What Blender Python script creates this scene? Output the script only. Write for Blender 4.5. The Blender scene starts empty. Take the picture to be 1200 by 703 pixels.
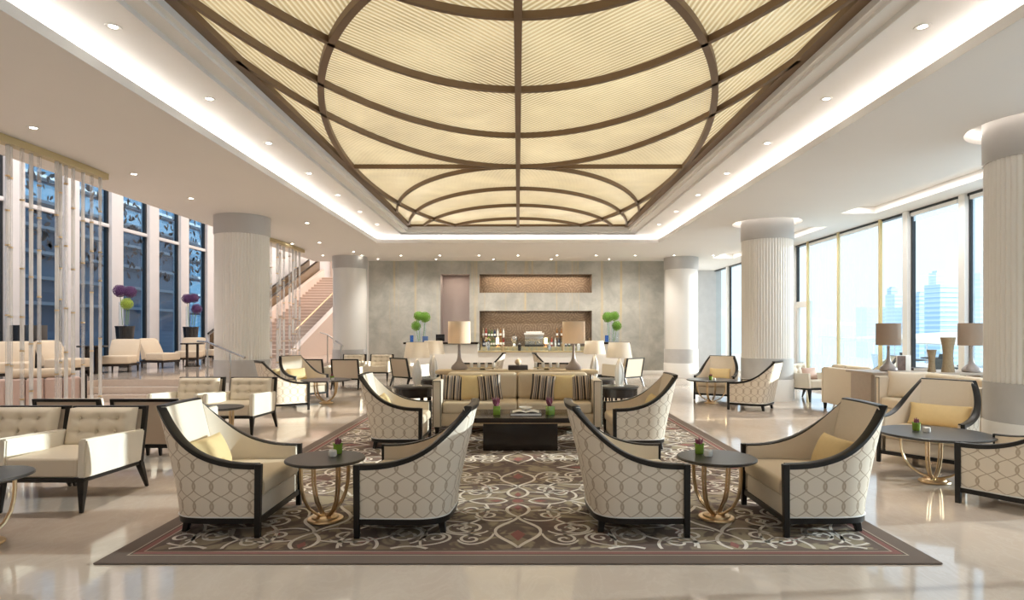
import bpy, bmesh, math, random
from mathutils import Vector, Matrix
random.seed(7)
PI = math.pi
S = bpy.context.scene
COL = S.collection

# ------------------------------------------------------------------ camera
cam_d = bpy.data.cameras.new('camera')
cam = bpy.data.objects.new('camera', cam_d); COL.objects.link(cam)
cam.location = (0, 0, 1.5); cam.rotation_euler = (PI/2, 0, 0)
cam_d.sensor_fit = 'HORIZONTAL'; cam_d.sensor_width = 36.0
cam_d.lens = 36.0*720/1200
cam_d.shift_x = -7/1200; cam_d.shift_y = 35.5/1200
cam_d.clip_end = 3000; cam_d.clip_start = 0.05
S.camera = cam

# ------------------------------------------------------------------ world, sun, exposure
W = bpy.data.worlds.new('world'); S.world = W; W.use_nodes = True
wn = W.node_tree; bg = wn.nodes['Background']
tc = wn.nodes.new('ShaderNodeTexCoord'); sp = wn.nodes.new('ShaderNodeSeparateXYZ')
cr = wn.nodes.new('ShaderNodeValToRGB')
wn.links.new(tc.outputs['Generated'], sp.inputs[0]); wn.links.new(sp.outputs['Z'], cr.inputs[0])
cr.color_ramp.elements[0].position = 0.0; cr.color_ramp.elements[0].color = (0.80, 0.90, 0.98, 1)
cr.color_ramp.elements[1].position = 0.35; cr.color_ramp.elements[1].color = (0.80, 0.90, 1.0, 1)
wn.links.new(cr.outputs[0], bg.inputs[0]); bg.inputs[1].default_value = 0.72

sun_d = bpy.data.lights.new('sun', 'SUN'); sun_d.energy = 5.0; sun_d.angle = math.radians(0.6)
sun_d.color = (1.0, 0.92, 0.80)
sun = bpy.data.objects.new('sun', sun_d); COL.objects.link(sun)
sun.rotation_euler = Vector((-1.0, -0.10, -0.23)).to_track_quat('-Z', 'Y').to_euler()

S.view_settings.view_transform = 'Standard'; S.view_settings.look = 'None'
S.view_settings.exposure = 1.04; S.view_settings.gamma = 1.0
S.view_settings.use_curve_mapping = False
try:
    S.cycles.max_bounces = 10; S.cycles.diffuse_bounces = 5; S.cycles.transparent_max_bounces = 24
    S.cycles.caustics_reflective = False; S.cycles.caustics_refractive = False
    S.cycles.sample_clamp_indirect = 6
except Exception:
    pass

def area(name, loc, sx, sy, energy, col=(1, 1, 1), rot=(0, 0, 0), spread=PI):
    d = bpy.data.lights.new(name, 'AREA'); d.shape = 'RECTANGLE'; d.size = sx; d.size_y = sy
    d.energy = energy; d.color = col; d.spread = spread
    o = bpy.data.objects.new(name, d); COL.objects.link(o); o.location = loc; o.rotation_euler = rot
    return o
def spot(name, loc, energy, col=(1, .93, .85), size=1.6, blend=.8, aim=(0, 0, -1)):
    d = bpy.data.lights.new(name, 'SPOT'); d.energy = energy; d.color = col
    d.spot_size = size; d.spot_blend = blend; d.shadow_soft_size = .05
    o = bpy.data.objects.new(name, d); COL.objects.link(o); o.location = loc
    o.rotation_euler = Vector(aim).to_track_quat('-Z', 'Y').to_euler()
    return o
# LED lines lying on the cove shelf, shining up and inwards
CX, CF = 3.78, 16.5          # coffer lip: half width, far edge
COVE = (1.0, .955, .93)
area('cove_led_left', (-4.12, 8.6, 3.97), .05, 17.2, 25, COVE, (0, PI+.15, 0))
area('cove_led_right', (4.12, 8.6, 3.97), .05, 17.2, 25, COVE, (0, PI-.15, 0))
area('cove_led_back', (0, 17.45, 3.97), 8.0, .06, 11, COVE, (PI+.1, 0, 0))

# ------------------------------------------------------------------ node helpers
def new_mat(name):
    m = bpy.data.materials.new(name); m.use_nodes = True
    nt = m.node_tree; b = nt.nodes['Principled BSDF']
    return m, nt, b
def lk(nt, a, b): nt.links.new(a, b)
def mth(nt, op, a, b=None, c=None, clamp=False):
    n = nt.nodes.new('ShaderNodeMath'); n.operation = op; n.use_clamp = clamp
    for i, x in enumerate((a, b, c)):
        if x is None: continue
        if isinstance(x, (int, float)): n.inputs[i].default_value = x
        else: lk(nt, x, n.inputs[i])
    return n.outputs[0]
def mixc(nt, fac, a, b):
    n = nt.nodes.new('ShaderNodeMix'); n.data_type = 'RGBA'
    if isinstance(fac, (int, float)): n.inputs[0].default_value = fac
    else: lk(nt, fac, n.inputs[0])
    for i, x in ((6, a), (7, b)):
        if isinstance(x, tuple): n.inputs[i].default_value = (x[0], x[1], x[2], 1)
        else: lk(nt, x, n.inputs[i])
    return n.outputs[2]
def noise(nt, vec, scale, detail=3, rough=.5, dist=0.0):
    n = nt.nodes.new('ShaderNodeTexNoise'); n.inputs['Scale'].default_value = scale
    n.inputs['Detail'].default_value = detail; n.inputs['Roughness'].default_value = rough
    n.inputs['Distortion'].default_value = dist
    if vec is not None: lk(nt, vec, n.inputs['Vector'])
    return n.outputs[0]
def ramp(nt, fac, stops):
    n = nt.nodes.new('ShaderNodeValToRGB'); e = n.color_ramp.elements
    while len(e) < len(stops): e.new(.5)
    for i, (p, c) in enumerate(stops):
        e[i].position = p; e[i].color = (c[0], c[1], c[2], 1) if isinstance(c, tuple) else (c, c, c, 1)
    lk(nt, fac, n.inputs[0]); return n.outputs[0]
def coords(nt, kind='Object'):
    return nt.nodes.new('ShaderNodeTexCoord').outputs[kind]
def sep(nt, v):
    n = nt.nodes.new('ShaderNodeSeparateXYZ'); lk(nt, v, n.inputs[0]); return n.outputs
def mapping(nt, v, sc=(1, 1, 1), rot=(0, 0, 0)):
    n = nt.nodes.new('ShaderNodeMapping'); lk(nt, v, n.inputs[0])
    n.inputs['Scale'].default_value = sc; n.inputs['Rotation'].default_value = rot; return n.outputs[0]
def bump(nt, b, h, strength=.2, dist=.01):
    n = nt.nodes.new('ShaderNodeBump'); n.inputs['Strength'].default_value = strength
    n.inputs['Distance'].default_value = dist; lk(nt, h, n.inputs['Height']); lk(nt, n.outputs[0], b.inputs['Normal'])

def simple(name, c, rough=.5, metal=0.0, var=.06, vscale=6, bs=0.0, bscale=60, spec=.5, coat=0.0):
    m, nt, b = new_mat(name)
    b.inputs['Roughness'].default_value = rough; b.inputs['Metallic'].default_value = metal
    b.inputs['Specular IOR Level'].default_value = spec
    b.inputs['Coat Weight'].default_value = coat; b.inputs['Coat Roughness'].default_value = .08
    v = coords(nt)
    n = noise(nt, v, vscale, 3)
    lk(nt, mixc(nt, n, tuple(x*(1-var) for x in c), tuple(min(1, x*(1+var)) for x in c)), b.inputs['Base Color'])
    if bs > 0: bump(nt, b, noise(nt, v, bscale, 2), bs, .004)
    return m
def emit(name, c, s):
    m, nt, b = new_mat(name)
    b.inputs['Base Color'].default_value = (*c, 1)
    b.inputs['Emission Color'].default_value = (*c, 1); b.inputs['Emission Strength'].default_value = s
    return m
def clear_glass(name, tint=(.95, .98, 1), ior=1.45, gloss=1.0, rough=0.0):
    m = bpy.data.materials.new(name); m.use_nodes = True; nt = m.node_tree; nt.nodes.clear()
    out = nt.nodes.new('ShaderNodeOutputMaterial'); mx = nt.nodes.new('ShaderNodeMixShader')
    tr = nt.nodes.new('ShaderNodeBsdfTransparent'); tr.inputs[0].default_value = (*tint, 1)
    gl = nt.nodes.new('ShaderNodeBsdfGlossy'); gl.inputs['Roughness'].default_value = rough
    gl.inputs[0].default_value = (1, 1, 1, 1)
    lw = nt.nodes.new('ShaderNodeLayerWeight'); lw.inputs[0].default_value = .5; f0 = ((ior-1)/(ior+1))**2
    fr = mth(nt, 'MULTIPLY_ADD', mth(nt, 'POWER', lw.outputs['Facing'], 5.0), 1-f0, f0)
    lk(nt, mth(nt, 'MULTIPLY', fr, gloss), mx.inputs[0]); lk(nt, tr.outputs[0], mx.inputs[1]); lk(nt, gl.outputs[0], mx.inputs[2])
    lk(nt, mx.outputs[0], out.inputs[0]); return m

# ------------------------------------------------------------------ materials
M = {}
M['plaster'] = simple('plaster', (.84, .805, .765), .7, var=.015, vscale=1.5)
M['plaster_white'] = simple('plaster_white', (.88, .86, .83), .6, var=.01)
M['pier'] = simple('pier', (.80, .78, .80), .5, var=.02)
M['column'] = simple('column_plaster', (.86, .835, .79), .45, var=.015, vscale=2)
M['column_gloss'] = simple('column_gloss', (.84, .82, .78), .22, var=.01, coat=.3)
M['collar'] = simple('collar_stone', (.52, .505, .49), .35, var=.06, vscale=3)
M['stone_grey'] = simple('stone_grey', (.55, .54, .53), .3, var=.12, vscale=4)
M['fabric_cream'] = simple('fabric_cream', (.76, .665, .54), .85, var=.03, vscale=30, bs=.12, bscale=400, spec=.25)
M['fabric_seat'] = simple('fabric_seat', (.74, .62, .46), .85, var=.03, vscale=30, bs=.12, bscale=400, spec=.25)
M['fabric_tan'] = simple('fabric_tan', (.62, .52, .41), .85, var=.03, vscale=30, bs=.12, bscale=400, spec=.25)
M['leather'] = simple('leather_cream', (.72, .63, .50), .5, var=.03, vscale=9, bs=.05, bscale=250, spec=.4)
M['leather_white'] = simple('leather_ivory', (.80, .74, .63), .45, var=.02, vscale=9, bs=.05, bscale=250, spec=.4)
M['gold_fabric'] = simple('gold_fabric', (.70, .53, .27), .6, var=.06, vscale=20, bs=.15, bscale=300, spec=.4)
M['black_wood'] = simple('black_wood', (.012, .010, .009), .34, var=.2, vscale=8, spec=.35)
M['espresso'] = simple('espresso_wood', (.022, .015, .012), .25, var=.25, vscale=8, spec=.4)
M['charcoal_top'] = simple('charcoal_top', (.035, .031, .029), .32, var=.2, vscale=12, spec=.4)
M['brass'] = simple('brass', (.72, .53, .31), .3, 1.0, var=.08, vscale=30)
M['champagne'] = simple('champagne_metal', (.62, .52, .30), .4, .7, var=.05)
M['bronze_bar'] = simple('bronze_bar', (.21, .135, .075), .5, .2, var=.1)
M['frit'] = simple('etched_leaf', (.02, .03, .045), .6)
M['steel'] = simple('steel', (.66, .65, .63), .25, 1.0, var=.03)
M['dark_steel'] = simple('dark_steel', (.05, .055, .06), .35, .6)
M['gold_mullion'] = simple('gold_mullion', (.74, .60, .30), .45, .15, var=.05)
M['white_paint'] = simple('white_paint', (.85, .83, .79), .4, var=.01)
M['pink_fabric'] = simple('pink_fabric', (.62, .45, .39), .8, var=.04, vscale=12, bs=.1, bscale=300)
M['slipper'] = simple('slipper_fabric', (.74, .61, .46), .75, var=.03, vscale=14, bs=.1, bscale=300)
M['porcelain'] = simple('porcelain', (.86, .84, .80), .25, var=.02, coat=.3)
M['lamp_ceramic'] = simple('lamp_ceramic', (.30, .25, .23), .3, var=.1, vscale=9, coat=.15)
M['glass'] = clear_glass('clear_glass')
M['window_glass'] = clear_glass('window_glass', (.92, .97, .99), 1.35, .4)
M['tinted_glass'] = clear_glass('tinted_glass', (.60, .74, .84), 1.45, .8)
def frosted(name, f):
    m = bpy.data.materials.new(name); m.use_nodes = True; nt = m.node_tree; nt.nodes.clear()
    out = nt.nodes.new('ShaderNodeOutputMaterial'); mx = nt.nodes.new('ShaderNodeMixShader'); m2 = nt.nodes.new('ShaderNodeMixShader'); m3 = nt.nodes.new('ShaderNodeMixShader')
    tr = nt.nodes.new('ShaderNodeBsdfTransparent'); tr.inputs[0].default_value = (.97, .97, .97, 1)
    tl = nt.nodes.new('ShaderNodeBsdfTranslucent'); df = nt.nodes.new('ShaderNodeBsdfDiffuse'); gl = nt.nodes.new('ShaderNodeBsdfGlossy')
    for n in (tl, df): n.inputs[0].default_value = (.97, .95, .92, 1)
    gl.inputs['Roughness'].default_value = .15
    lk(nt, tl.outputs[0], m2.inputs[1]); lk(nt, df.outputs[0], m2.inputs[2])
    mx.inputs[0].default_value = f; lk(nt, tr.outputs[0], mx.inputs[1]); lk(nt, m2.outputs[0], mx.inputs[2])
    lw = nt.nodes.new('ShaderNodeLayerWeight'); lw.inputs[0].default_value = .5
    lk(nt, mth(nt, 'MULTIPLY_ADD', mth(nt, 'POWER', lw.outputs['Facing'], 4.0), .5, .04), m3.inputs[0]); lk(nt, mx.outputs[0], m3.inputs[1]); lk(nt, gl.outputs[0], m3.inputs[2]); lk(nt, m3.outputs[0], out.inputs[0])
    return m
M['tube_glass'] = frosted('tube_glass', .20); M['tube_frost'] = frosted('tube_frost', .58)
M['green_glass'] = simple('green_glass', (.24, .40, .045), .15, var=.1, coat=.5)
M['leaf_green'] = simple('leaf_green', (.16, .34, .04), .7, var=.35, vscale=40)
M['lime'] = simple('lime_bloom', (.38, .50, .07), .7, var=.3, vscale=40)
M['purple'] = simple('purple_bloom', (.13, .05, .16), .7, var=.4, vscale=40)
M['plum'] = simple('plum_leaf', (.22, .05, .09), .6, var=.3, vscale=40)
M['water_blue'] = clear_glass('blue_glass', (.50, .68, .95), 1.5)
M['planter_black'] = simple('planter_black', (.02, .02, .022), .25, coat=.5)
M['downlight'] = emit('downlight_lens', (1.0, .93, .80), 14)
M['led'] = emit('led_strip', (1.0, .93, .86), 2.5)
M['taupe'] = simple('taupe_plaster', (.40, .33, .30), .6, var=.03)
M['stair_stone'] = simple('stair_stone', (.46, .35, .29), .35, var=.06)
M['pink_wall'] = simple('pink_stone', (.74, .62, .56), .35, var=.04)
M['screen_black'] = simple('screen_black', (.01, .01, .012), .1)
M['paper_white'] = simple('paper_white', (.86, .85, .82), .7, var=.01)
M['book_dark'] = simple('book_dark', (.05, .045, .05), .4)
M['wood_light'] = simple('wood_light', (.66, .53, .36), .4, var=.08, vscale=10)
M['taupe_wood'] = simple('taupe_wood', (.42, .34, .27), .4, var=.1, vscale=12)
M['bone'] = simple('bone', (.72, .56, .38), .35, var=.06)
M['woven'] = simple('woven_brown', (.30, .22, .13), .7, var=.35, vscale=60, bs=.5, bscale=90)

def shade_mat(name, c, e):
    m, nt, b = new_mat(name)
    b.inputs['Roughness'].default_value = .85
    v = coords(nt); n = noise(nt, mapping(nt, v, (1, 1, 30)), 40, 2)
    lk(nt, mixc(nt, n, tuple(x*.95 for x in c), c), b.inputs['Base Color'])
    out = nt.nodes['Material Output']
    tl = nt.nodes.new('ShaderNodeBsdfTranslucent'); tl.inputs[0].default_value = (*c, 1)
    mx = nt.nodes.new('ShaderNodeMixShader'); mx.inputs[0].default_value = e
    lk(nt, b.outputs[0], mx.inputs[1]); lk(nt, tl.outputs[0], mx.inputs[2]); lk(nt, mx.outputs[0], out.inputs[0])
    return m
M['shade_linen'] = shade_mat('linen_shade', (.80, .70, .58), .45)
M['shade_white'] = shade_mat('white_shade', (.90, .86, .80), .45)
M['shade_brown'] = shade_mat('brown_shade', (.42, .33, .26), .35)

def sheer_mat():
    m = bpy.data.materials.new('sheer'); m.use_nodes = True; nt = m.node_tree; nt.nodes.clear()
    out = nt.nodes.new('ShaderNodeOutputMaterial')
    tr = nt.nodes.new('ShaderNodeBsdfTransparent'); tl = nt.nodes.new('ShaderNodeBsdfTranslucent'); df = nt.nodes.new('ShaderNodeBsdfDiffuse')
    for n in (tl, df): n.inputs[0].default_value = (.52, .64, .75, 1)
    tr.inputs[0].default_value = (.9, .95, 1, 1)
    a = nt.nodes.new('ShaderNodeMixShader'); a.inputs[0].default_value = .35
    lk(nt, tl.outputs[0], a.inputs[1]); lk(nt, df.outputs[0], a.inputs[2])
    mx = nt.nodes.new('ShaderNodeMixShader')
    f = noise(nt, mapping(nt, coords(nt), (1, 5, .15)), 2.0, 2)
    lk(nt, mth(nt, 'MULTIPLY_ADD', f, .25, .16), mx.inputs[0])
    lk(nt, tr.outputs[0], mx.inputs[1]); lk(nt, a.outputs[0], mx.inputs[2]); lk(nt, mx.outputs[0], out.inputs[0])
    return m
M['sheer'] = sheer_mat()

def floor_mat():
    m, nt, b = new_mat('marble_floor')
    v = coords(nt)
    n1 = noise(nt, v, .9, 6, .6, .6); n2 = noise(nt, mapping(nt, v, (1, .5, 1), (0, 0, .5)), 3.5, 8, .65, 1.2); n3 = noise(nt, v, 45, 3)
    base = ramp(nt, n1, [(.3, (.60, .495, .415)), (.55, (.65, .555, .475)), (.75, (.70, .61, .535))])
    vein = mth(nt, 'SUBTRACT', 1, mth(nt, 'MULTIPLY', mth(nt, 'ABSOLUTE', mth(nt, 'SUBTRACT', n2, .5)), 22), clamp=True)
    c = mixc(nt, mth(nt, 'MULTIPLY', vein, .28), base, (.75, .67, .59))
    c = mixc(nt, mth(nt, 'MULTIPLY', n3, .22), c, (.52, .41, .33))
    lk(nt, c, b.inputs['Base Color'])
    b.inputs['Roughness'].default_value = .07; b.inputs['Specular IOR Level'].default_value = .6
    return m
M['floor'] = floor_mat()

def trellis_mat():
    m, nt, b = new_mat('trellis_fabric')
    o = sep(nt, coords(nt, 'UV')); p = .072; q = .29
    s = mth(nt, 'SINE', mth(nt, 'MULTIPLY', o[1], 2*PI/q))
    s3 = mth(nt, 'SINE', mth(nt, 'MULTIPLY', o[1], 6*PI/q))
    wv = mth(nt, 'ADD', mth(nt, 'MULTIPLY', s, 1.20*p), mth(nt, 'MULTIPLY', s3, .06*p))
    def fam(sign):
        x = mth(nt, 'MULTIPLY_ADD', wv, sign, o[0])
        fr = mth(nt, 'FRACT', mth(nt, 'DIVIDE', x, 2*p))
        return mth(nt, 'MULTIPLY', mth(nt, 'ABSOLUTE', mth(nt, 'SUBTRACT', fr, .5)), 2*p)
    x2 = mth(nt, 'ADD', o[0], p)
    d = mth(nt, 'MINIMUM', fam(1.0), fam(-1.0))
    # second pair shifted by half a period
    def fam2(sign):
        x = mth(nt, 'MULTIPLY_ADD', wv, sign, x2)
        fr = mth(nt, 'FRACT', mth(nt, 'DIVIDE', x, 2*p))
        return mth(nt, 'MULTIPLY', mth(nt, 'ABSOLUTE', mth(nt, 'SUBTRACT', fr, .5)), 2*p)
    d = mth(nt, 'MINIMUM', d, mth(nt, 'MINIMUM', fam2(1.0), fam2(-1.0))) if False else d
    line = mth(nt, 'SUBTRACT', 1.0, mth(nt, 'MULTIPLY', mth(nt, 'SUBTRACT', d, .0060), 260), clamp=True)
    n = noise(nt, coords(nt), 300, 2)
    base = mixc(nt, n, (.77, .685, .57), (.82, .74, .625))
    lk(nt, mixc(nt, mth(nt, 'MULTIPLY', line, .85), base, (.46, .365, .265)), b.inputs['Base Color'])
    b.inputs['Roughness'].default_value = .8; b.inputs['Specular IOR Level'].default_value = .25
    bump(nt, b, mth(nt, 'SUBTRACT', mth(nt, 'MULTIPLY', n, .3), line), .25, .002)
    return m
M['trellis'] = trellis_mat()

def stripe_mat():
    m, nt, b = new_mat('striped_fabric')
    o = sep(nt, coords(nt, 'UV'))
    f = mth(nt, 'FRACT', mth(nt, 'MULTIPLY', o[0], 3.6))
    n = nt.nodes.new('ShaderNodeValToRGB'); n.color_ramp.interpolation = 'CONSTANT'
    e = n.color_ramp.elements
    st = [(0, (.012, .010, .012)), (.26, (.42, .30, .20)), (.38, (.66, .57, .45)), (.48, (.10, .08, .08)), (.58, (.36, .30, .26)), (.74, (.015, .012, .014)), (.86, (.50, .38, .27))]
    while len(e) < len(st): e.new(.5)
    for i, (p, c) in enumerate(st): e[i].position = p; e[i].color = (*c, 1)
    lk(nt, f, n.inputs[0]); lk(nt, n.outputs[0], b.inputs['Base Color'])
    b.inputs['Roughness'].default_value = .55; return m
M['stripe'] = stripe_mat()

def pane_mat(name, kx, ky, warm):
    # backlit ribbed art glass: rods run diagonally, mirrored about the centre beam
    m, nt, b = new_mat(name)
    v = coords(nt); o = sep(nt, v)
    ax = mth(nt, 'ABSOLUTE', o[0])
    s = mth(nt, 'ADD', mth(nt, 'MULTIPLY', ax, kx), mth(nt, 'MULTIPLY', o[1], ky))
    rod = mth(nt, 'ABSOLUTE', mth(nt, 'SINE', mth(nt, 'MULTIPLY', s, PI/.095)))
    blot = noise(nt, v, .8, 3, .55, .3); fine = noise(nt, mapping(nt, v, (1, 1, 1)), 5, 3)  # blotches: light shapes behind the glass, put into its colour
    c0 = ramp(nt, blot, [(.3, (.36, .25, .10)), (.5, (.52, .39, .18)), (.72, (.74, .60, .33))])
    c1 = mixc(nt, mth(nt, 'POWER', rod, 1.6), tuple(x*warm for x in (.90, .80, .56)), c0)
    c2 = mixc(nt, mth(nt, 'MULTIPLY', fine, .14), c1, (.95, .87, .62))
    lk(nt, c2, b.inputs['Base Color']); lk(nt, c2, b.inputs['Emission Color'])
    b.inputs['Emission Strength'].default_value = .33
    b.inputs['Roughness'].default_value = .25
    bump(nt, b, rod, .5, .01)
    return m
M['pane_in'] = pane_mat('ribbed_glass_inner', 1.35, 1.2, 1.0)
M['pane_out'] = pane_mat('ribbed_glass_outer', 1.9, .16, .95)

def backwall_mat():
    m, nt, b = new_mat('gilded_plaster')
    v = coords(nt); o = sep(nt, v)
    n1 = noise(nt, mapping(nt, v, (1, 1, 1.0)), 1.6, 7, .65, .4); n2 = noise(nt, v, 9, 6, .7)
    base = ramp(nt, n1, [(.32, (.32, .315, .28)), (.5, (.43, .42, .375)), (.66, (.55, .535, .48))])
    base = mixc(nt, mth(nt, 'MULTIPLY', n2, .35), base, (.58, .56, .50))
    vs = noise(nt, mapping(nt, v, (6.5, .01, .12)), 1.0, 4, .55)
    ln = mth(nt, 'MULTIPLY', mth(nt, 'SUBTRACT', vs, .58), 9, clamp=True)
    c = mixc(nt, mth(nt, 'MULTIPLY', ln, .7), base, (.62, .49, .26))
    lk(nt, c, b.inputs['Base Color']); b.inputs['Roughness'].default_value = .45
    return m
M['backwall'] = backwall_mat()

def mosaic_mat():
    m, nt, b = new_mat('bronze_mosaic')
    v = coords(nt); o = sep(nt, v)
    vo = nt.nodes.new('ShaderNodeTexVoronoi'); vo.inputs['Scale'].default_value = 26; lk(nt, v, vo.inputs['Vector'])
    # rosettes
    fx = mth(nt, 'SUBTRACT', mth(nt, 'FRACT', mth(nt, 'MULTIPLY', o[0], 1.6)), .5)
    fz = mth(nt, 'SUBTRACT', mth(nt, 'FRACT', mth(nt, 'MULTIPLY', o[2], 1.6)), .5)
    r = mth(nt, 'SQRT', mth(nt, 'ADD', mth(nt, 'MULTIPLY', fx, fx), mth(nt, 'MULTIPLY', fz, fz)))
    ring = mth(nt, 'SINE', mth(nt, 'MULTIPLY', r, 48))
    c = mixc(nt, mth(nt, 'MULTIPLY_ADD', ring, .45, .5), (.44, .34, .24), (.10, .07, .05))
    c = mixc(nt, mth(nt, 'MULTIPLY', vo.outputs['Distance'], 1.3, clamp=True), c, (.16, .11, .075))
    c = mixc(nt, mth(nt, 'MULTIPLY', noise(nt, v, 14, 3), .5), c, (.34, .25, .17))
    lk(nt, c, b.inputs['Base Color']); b.inputs['Roughness'].default_value = .35; b.inputs['Metallic'].default_value = .35
    bump(nt, b, vo.outputs['Distance'], .4, .01)
    return m
M['mosaic'] = mosaic_mat()

RHX, RHY = 2.72, 3.85      # rug half sizes
def rug_mat():
    m, nt, b = new_mat('rug_pile')
    v = coords(nt); o = sep(nt, v)
    dx = mth(nt, 'SUBTRACT', RHX, mth(nt, 'ABSOLUTE', o[0])); dy = mth(nt, 'SUBTRACT', RHY, mth(nt, 'ABSOLUTE', o[1]))
    d = mth(nt, 'MINIMUM', dx, dy)
    n1 = noise(nt, v, 1.7, 4, .55, .8); n2 = noise(nt, v, 2.6, 2, .5, 1.6); n3 = noise(nt, v, 160, 2)
    field = ramp(nt, n1, [(.34, (.26, .205, .165)), (.45, (.34, .275, .205)), (.52, (.40, .33, .235)), (.62, (.46, .39, .275))])
    br = mth(nt, 'SUBTRACT', 1, mth(nt, 'MULTIPLY', mth(nt, 'ABSOLUTE', mth(nt, 'SUBTRACT', n2, .5)), 11), clamp=True)
    field = mixc(nt, mth(nt, 'MULTIPLY', mth(nt, 'MULTIPLY', br, 2.0, clamp=True), .85), field, (.17, .122, .113))
    n4 = noise(nt, v, 1.3, 2, .5, .5)
    field = mixc(nt, mth(nt, 'MULTIPLY', mth(nt, 'SUBTRACT', n4, .56), 4, clamp=True), field, (.26, .135, .115))
    n = nt.nodes.new('ShaderNodeValToRGB'); n.color_ramp.interpolation = 'CONSTANT'; e = n.color_ramp.elements
    st = [(0, (.20, .155, .13)), (.26, (.50, .42, .33)), (.285, (.14, .10, .08)), (.31, (.30, .14, .125)), (.40, (.55, .46, .37)), (.42, (.19, .145, .12))]
    while len(e) < len(st): e.new(.5)
    for i, (p, c) in enumerate(st): e[i].position = p; e[i].color = (*c, 1)
    lk(nt, mth(nt, 'MULTIPLY', d, 2.0), n.inputs[0])
    c = mixc(nt, mth(nt, 'GREATER_THAN', d, .24), n.outputs[0], field)
    c = mixc(nt, mth(nt, 'MULTIPLY', n3, .25), c, (.10, .08, .07))
    lk(nt, c, b.inputs['Base Color']); b.inputs['Roughness'].default_value = .95; b.inputs['Specular IOR Level'].default_value = .1
    bump(nt, b, n3, .5, .004)
    return m
M['rug'] = rug_mat()
M['rug_cream'] = simple('rug_cream_pile', (.84, .77, .69), .95, var=.1, vscale=40, bs=.3, bscale=200, spec=.1)
M['rug_red'] = simple('rug_red_pile', (.33, .145, .13), .95, var=.15, vscale=30, bs=.3, bscale=200, spec=.1)
M['rug_dark'] = simple('rug_dark_pile', (.13, .10, .085), .95, var=.15, vscale=30, bs=.3, bscale=200, spec=.1)

def facade_mat(name, c0, c1, fh, fw):
    m, nt, b = new_mat(name)
    o = sep(nt, coords(nt))
    z = mth(nt, 'FRACT', mth(nt, 'DIVIDE', o[2], fh))
    xx = mth(nt, 'FRACT', mth(nt, 'DIVIDE', mth(nt, 'ADD', o[0], o[1]), fw))
    g = mth(nt, 'MULTIPLY', mth(nt, 'GREATER_THAN', z, .45), mth(nt, 'GREATER_THAN', xx, .12))
    lk(nt, mixc(nt, g, c0, c1), b.inputs['Base Color']); b.inputs['Roughness'].default_value = .5
    return m

# ------------------------------------------------------------------ mesh helpers
def BM(): return bmesh.new()
def finish(bm, name, mat, smooth=True, angle=35):
    me = bpy.data.meshes.new(name)
    bmesh.ops.recalc_face_normals(bm, faces=bm.faces)
    bm.to_mesh(me); bm.free()
    mats = mat if isinstance(mat, (list, tuple)) else [mat]
    for x in mats: me.materials.append(M[x] if isinstance(x, str) else x)
    if smooth:
        me.polygons.foreach_set('use_smooth', [True]*len(me.polygons))
        try: me.set_sharp_from_angle(angle=math.radians(angle))
        except Exception: pass
    return me
def link(name, me, parent=None, loc=(0, 0, 0), rot=(0, 0, 0), label=None):
    o = bpy.data.objects.new(name, me); COL.objects.link(o); o.parent = parent
    o.location = loc; o.rotation_euler = rot
    if label: o['label'] = label
    return o
def obj(name, bm, mat, parent=None, loc=(0, 0, 0), rot=(0, 0, 0), smooth=True, angle=35, label=None):
    return link(name, finish(bm, name, mat, smooth, angle), parent, loc, rot, label)
def thing(name, label, cat, loc=(0, 0, 0), rz=0, group=None):
    o = bpy.data.objects.new(name, None); COL.objects.link(o); o.empty_display_size = .1
    o.location = loc; o.rotation_euler = (0, 0, rz); o['label'] = label; o['category'] = cat
    if group: o['group'] = group
    return o
def tag(o, label, cat, group=None):
    o['label'] = label; o['category'] = cat
    if group: o['group'] = group
    return o
def struct(o):
    o['kind'] = 'structure'; return o
NUM = 'first second third fourth fifth sixth seventh eighth ninth tenth eleventh twelfth thirteenth fourteenth fifteenth sixteenth seventeenth eighteenth nineteenth twentieth'.split()+['second from last', 'very last']
def kids(o): return list(o.children)
def dup(root, loc, rz=0, label=None, group=None, scale=None):
    r = root.copy(); COL.objects.link(r); r.location = loc; r.rotation_euler = (0, 0, rz)
    if label: r['label'] = label
    if group: r['group'] = group
    if scale: r.scale = scale
    for ch in kids(root):
        c = ch.copy(); COL.objects.link(c); c.parent = r
        for g in kids(ch):
            d = g.copy(); COL.objects.link(d); d.parent = c
    return r

def add_box(bm, x0, x1, y0, y1, z0, z1, bev=0.0, seg=2):
    t = bmesh.new()
    bmesh.ops.create_cube(t, size=1)
    for v in t.verts:
        v.co = Vector((x0+(v.co.x+.5)*(x1-x0), y0+(v.co.y+.5)*(y1-y0), z0+(v.co.z+.5)*(z1-z0)))
    if bev > 0: bmesh.ops.bevel(t, geom=list(t.edges), offset=bev, segments=seg, profile=.6, affect='EDGES')
    merge(bm, t)
def merge(bm, t):
    me = bpy.data.meshes.new('tmp'); t.to_mesh(me); t.free(); bm.from_mesh(me); bpy.data.meshes.remove(me)
def box(name, mat, parent, x0, x1, y0, y1, z0, z1, bev=0.0, seg=2, label=None, **k):
    bm = BM(); add_box(bm, x0, x1, y0, y1, z0, z1, bev, seg); return obj(name, bm, mat, parent, label=label, **k)
def add_hexa(bm, p, bev=0.0):     # p: 4 bottom + 4 top points, same winding
    t = bmesh.new(); v = [t.verts.new(q) for q in p]
    for f in ((3, 2, 1, 0), (4, 5, 6, 7), (0, 1, 5, 4), (1, 2, 6, 5), (2, 3, 7, 6), (3, 0, 4, 7)): t.faces.new([v[i] for i in f])
    bmesh.ops.recalc_face_normals(t, faces=t.faces)
    if bev: bmesh.ops.bevel(t, geom=list(t.edges), offset=bev, segments=1, affect='EDGES')
    merge(bm, t)
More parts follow.
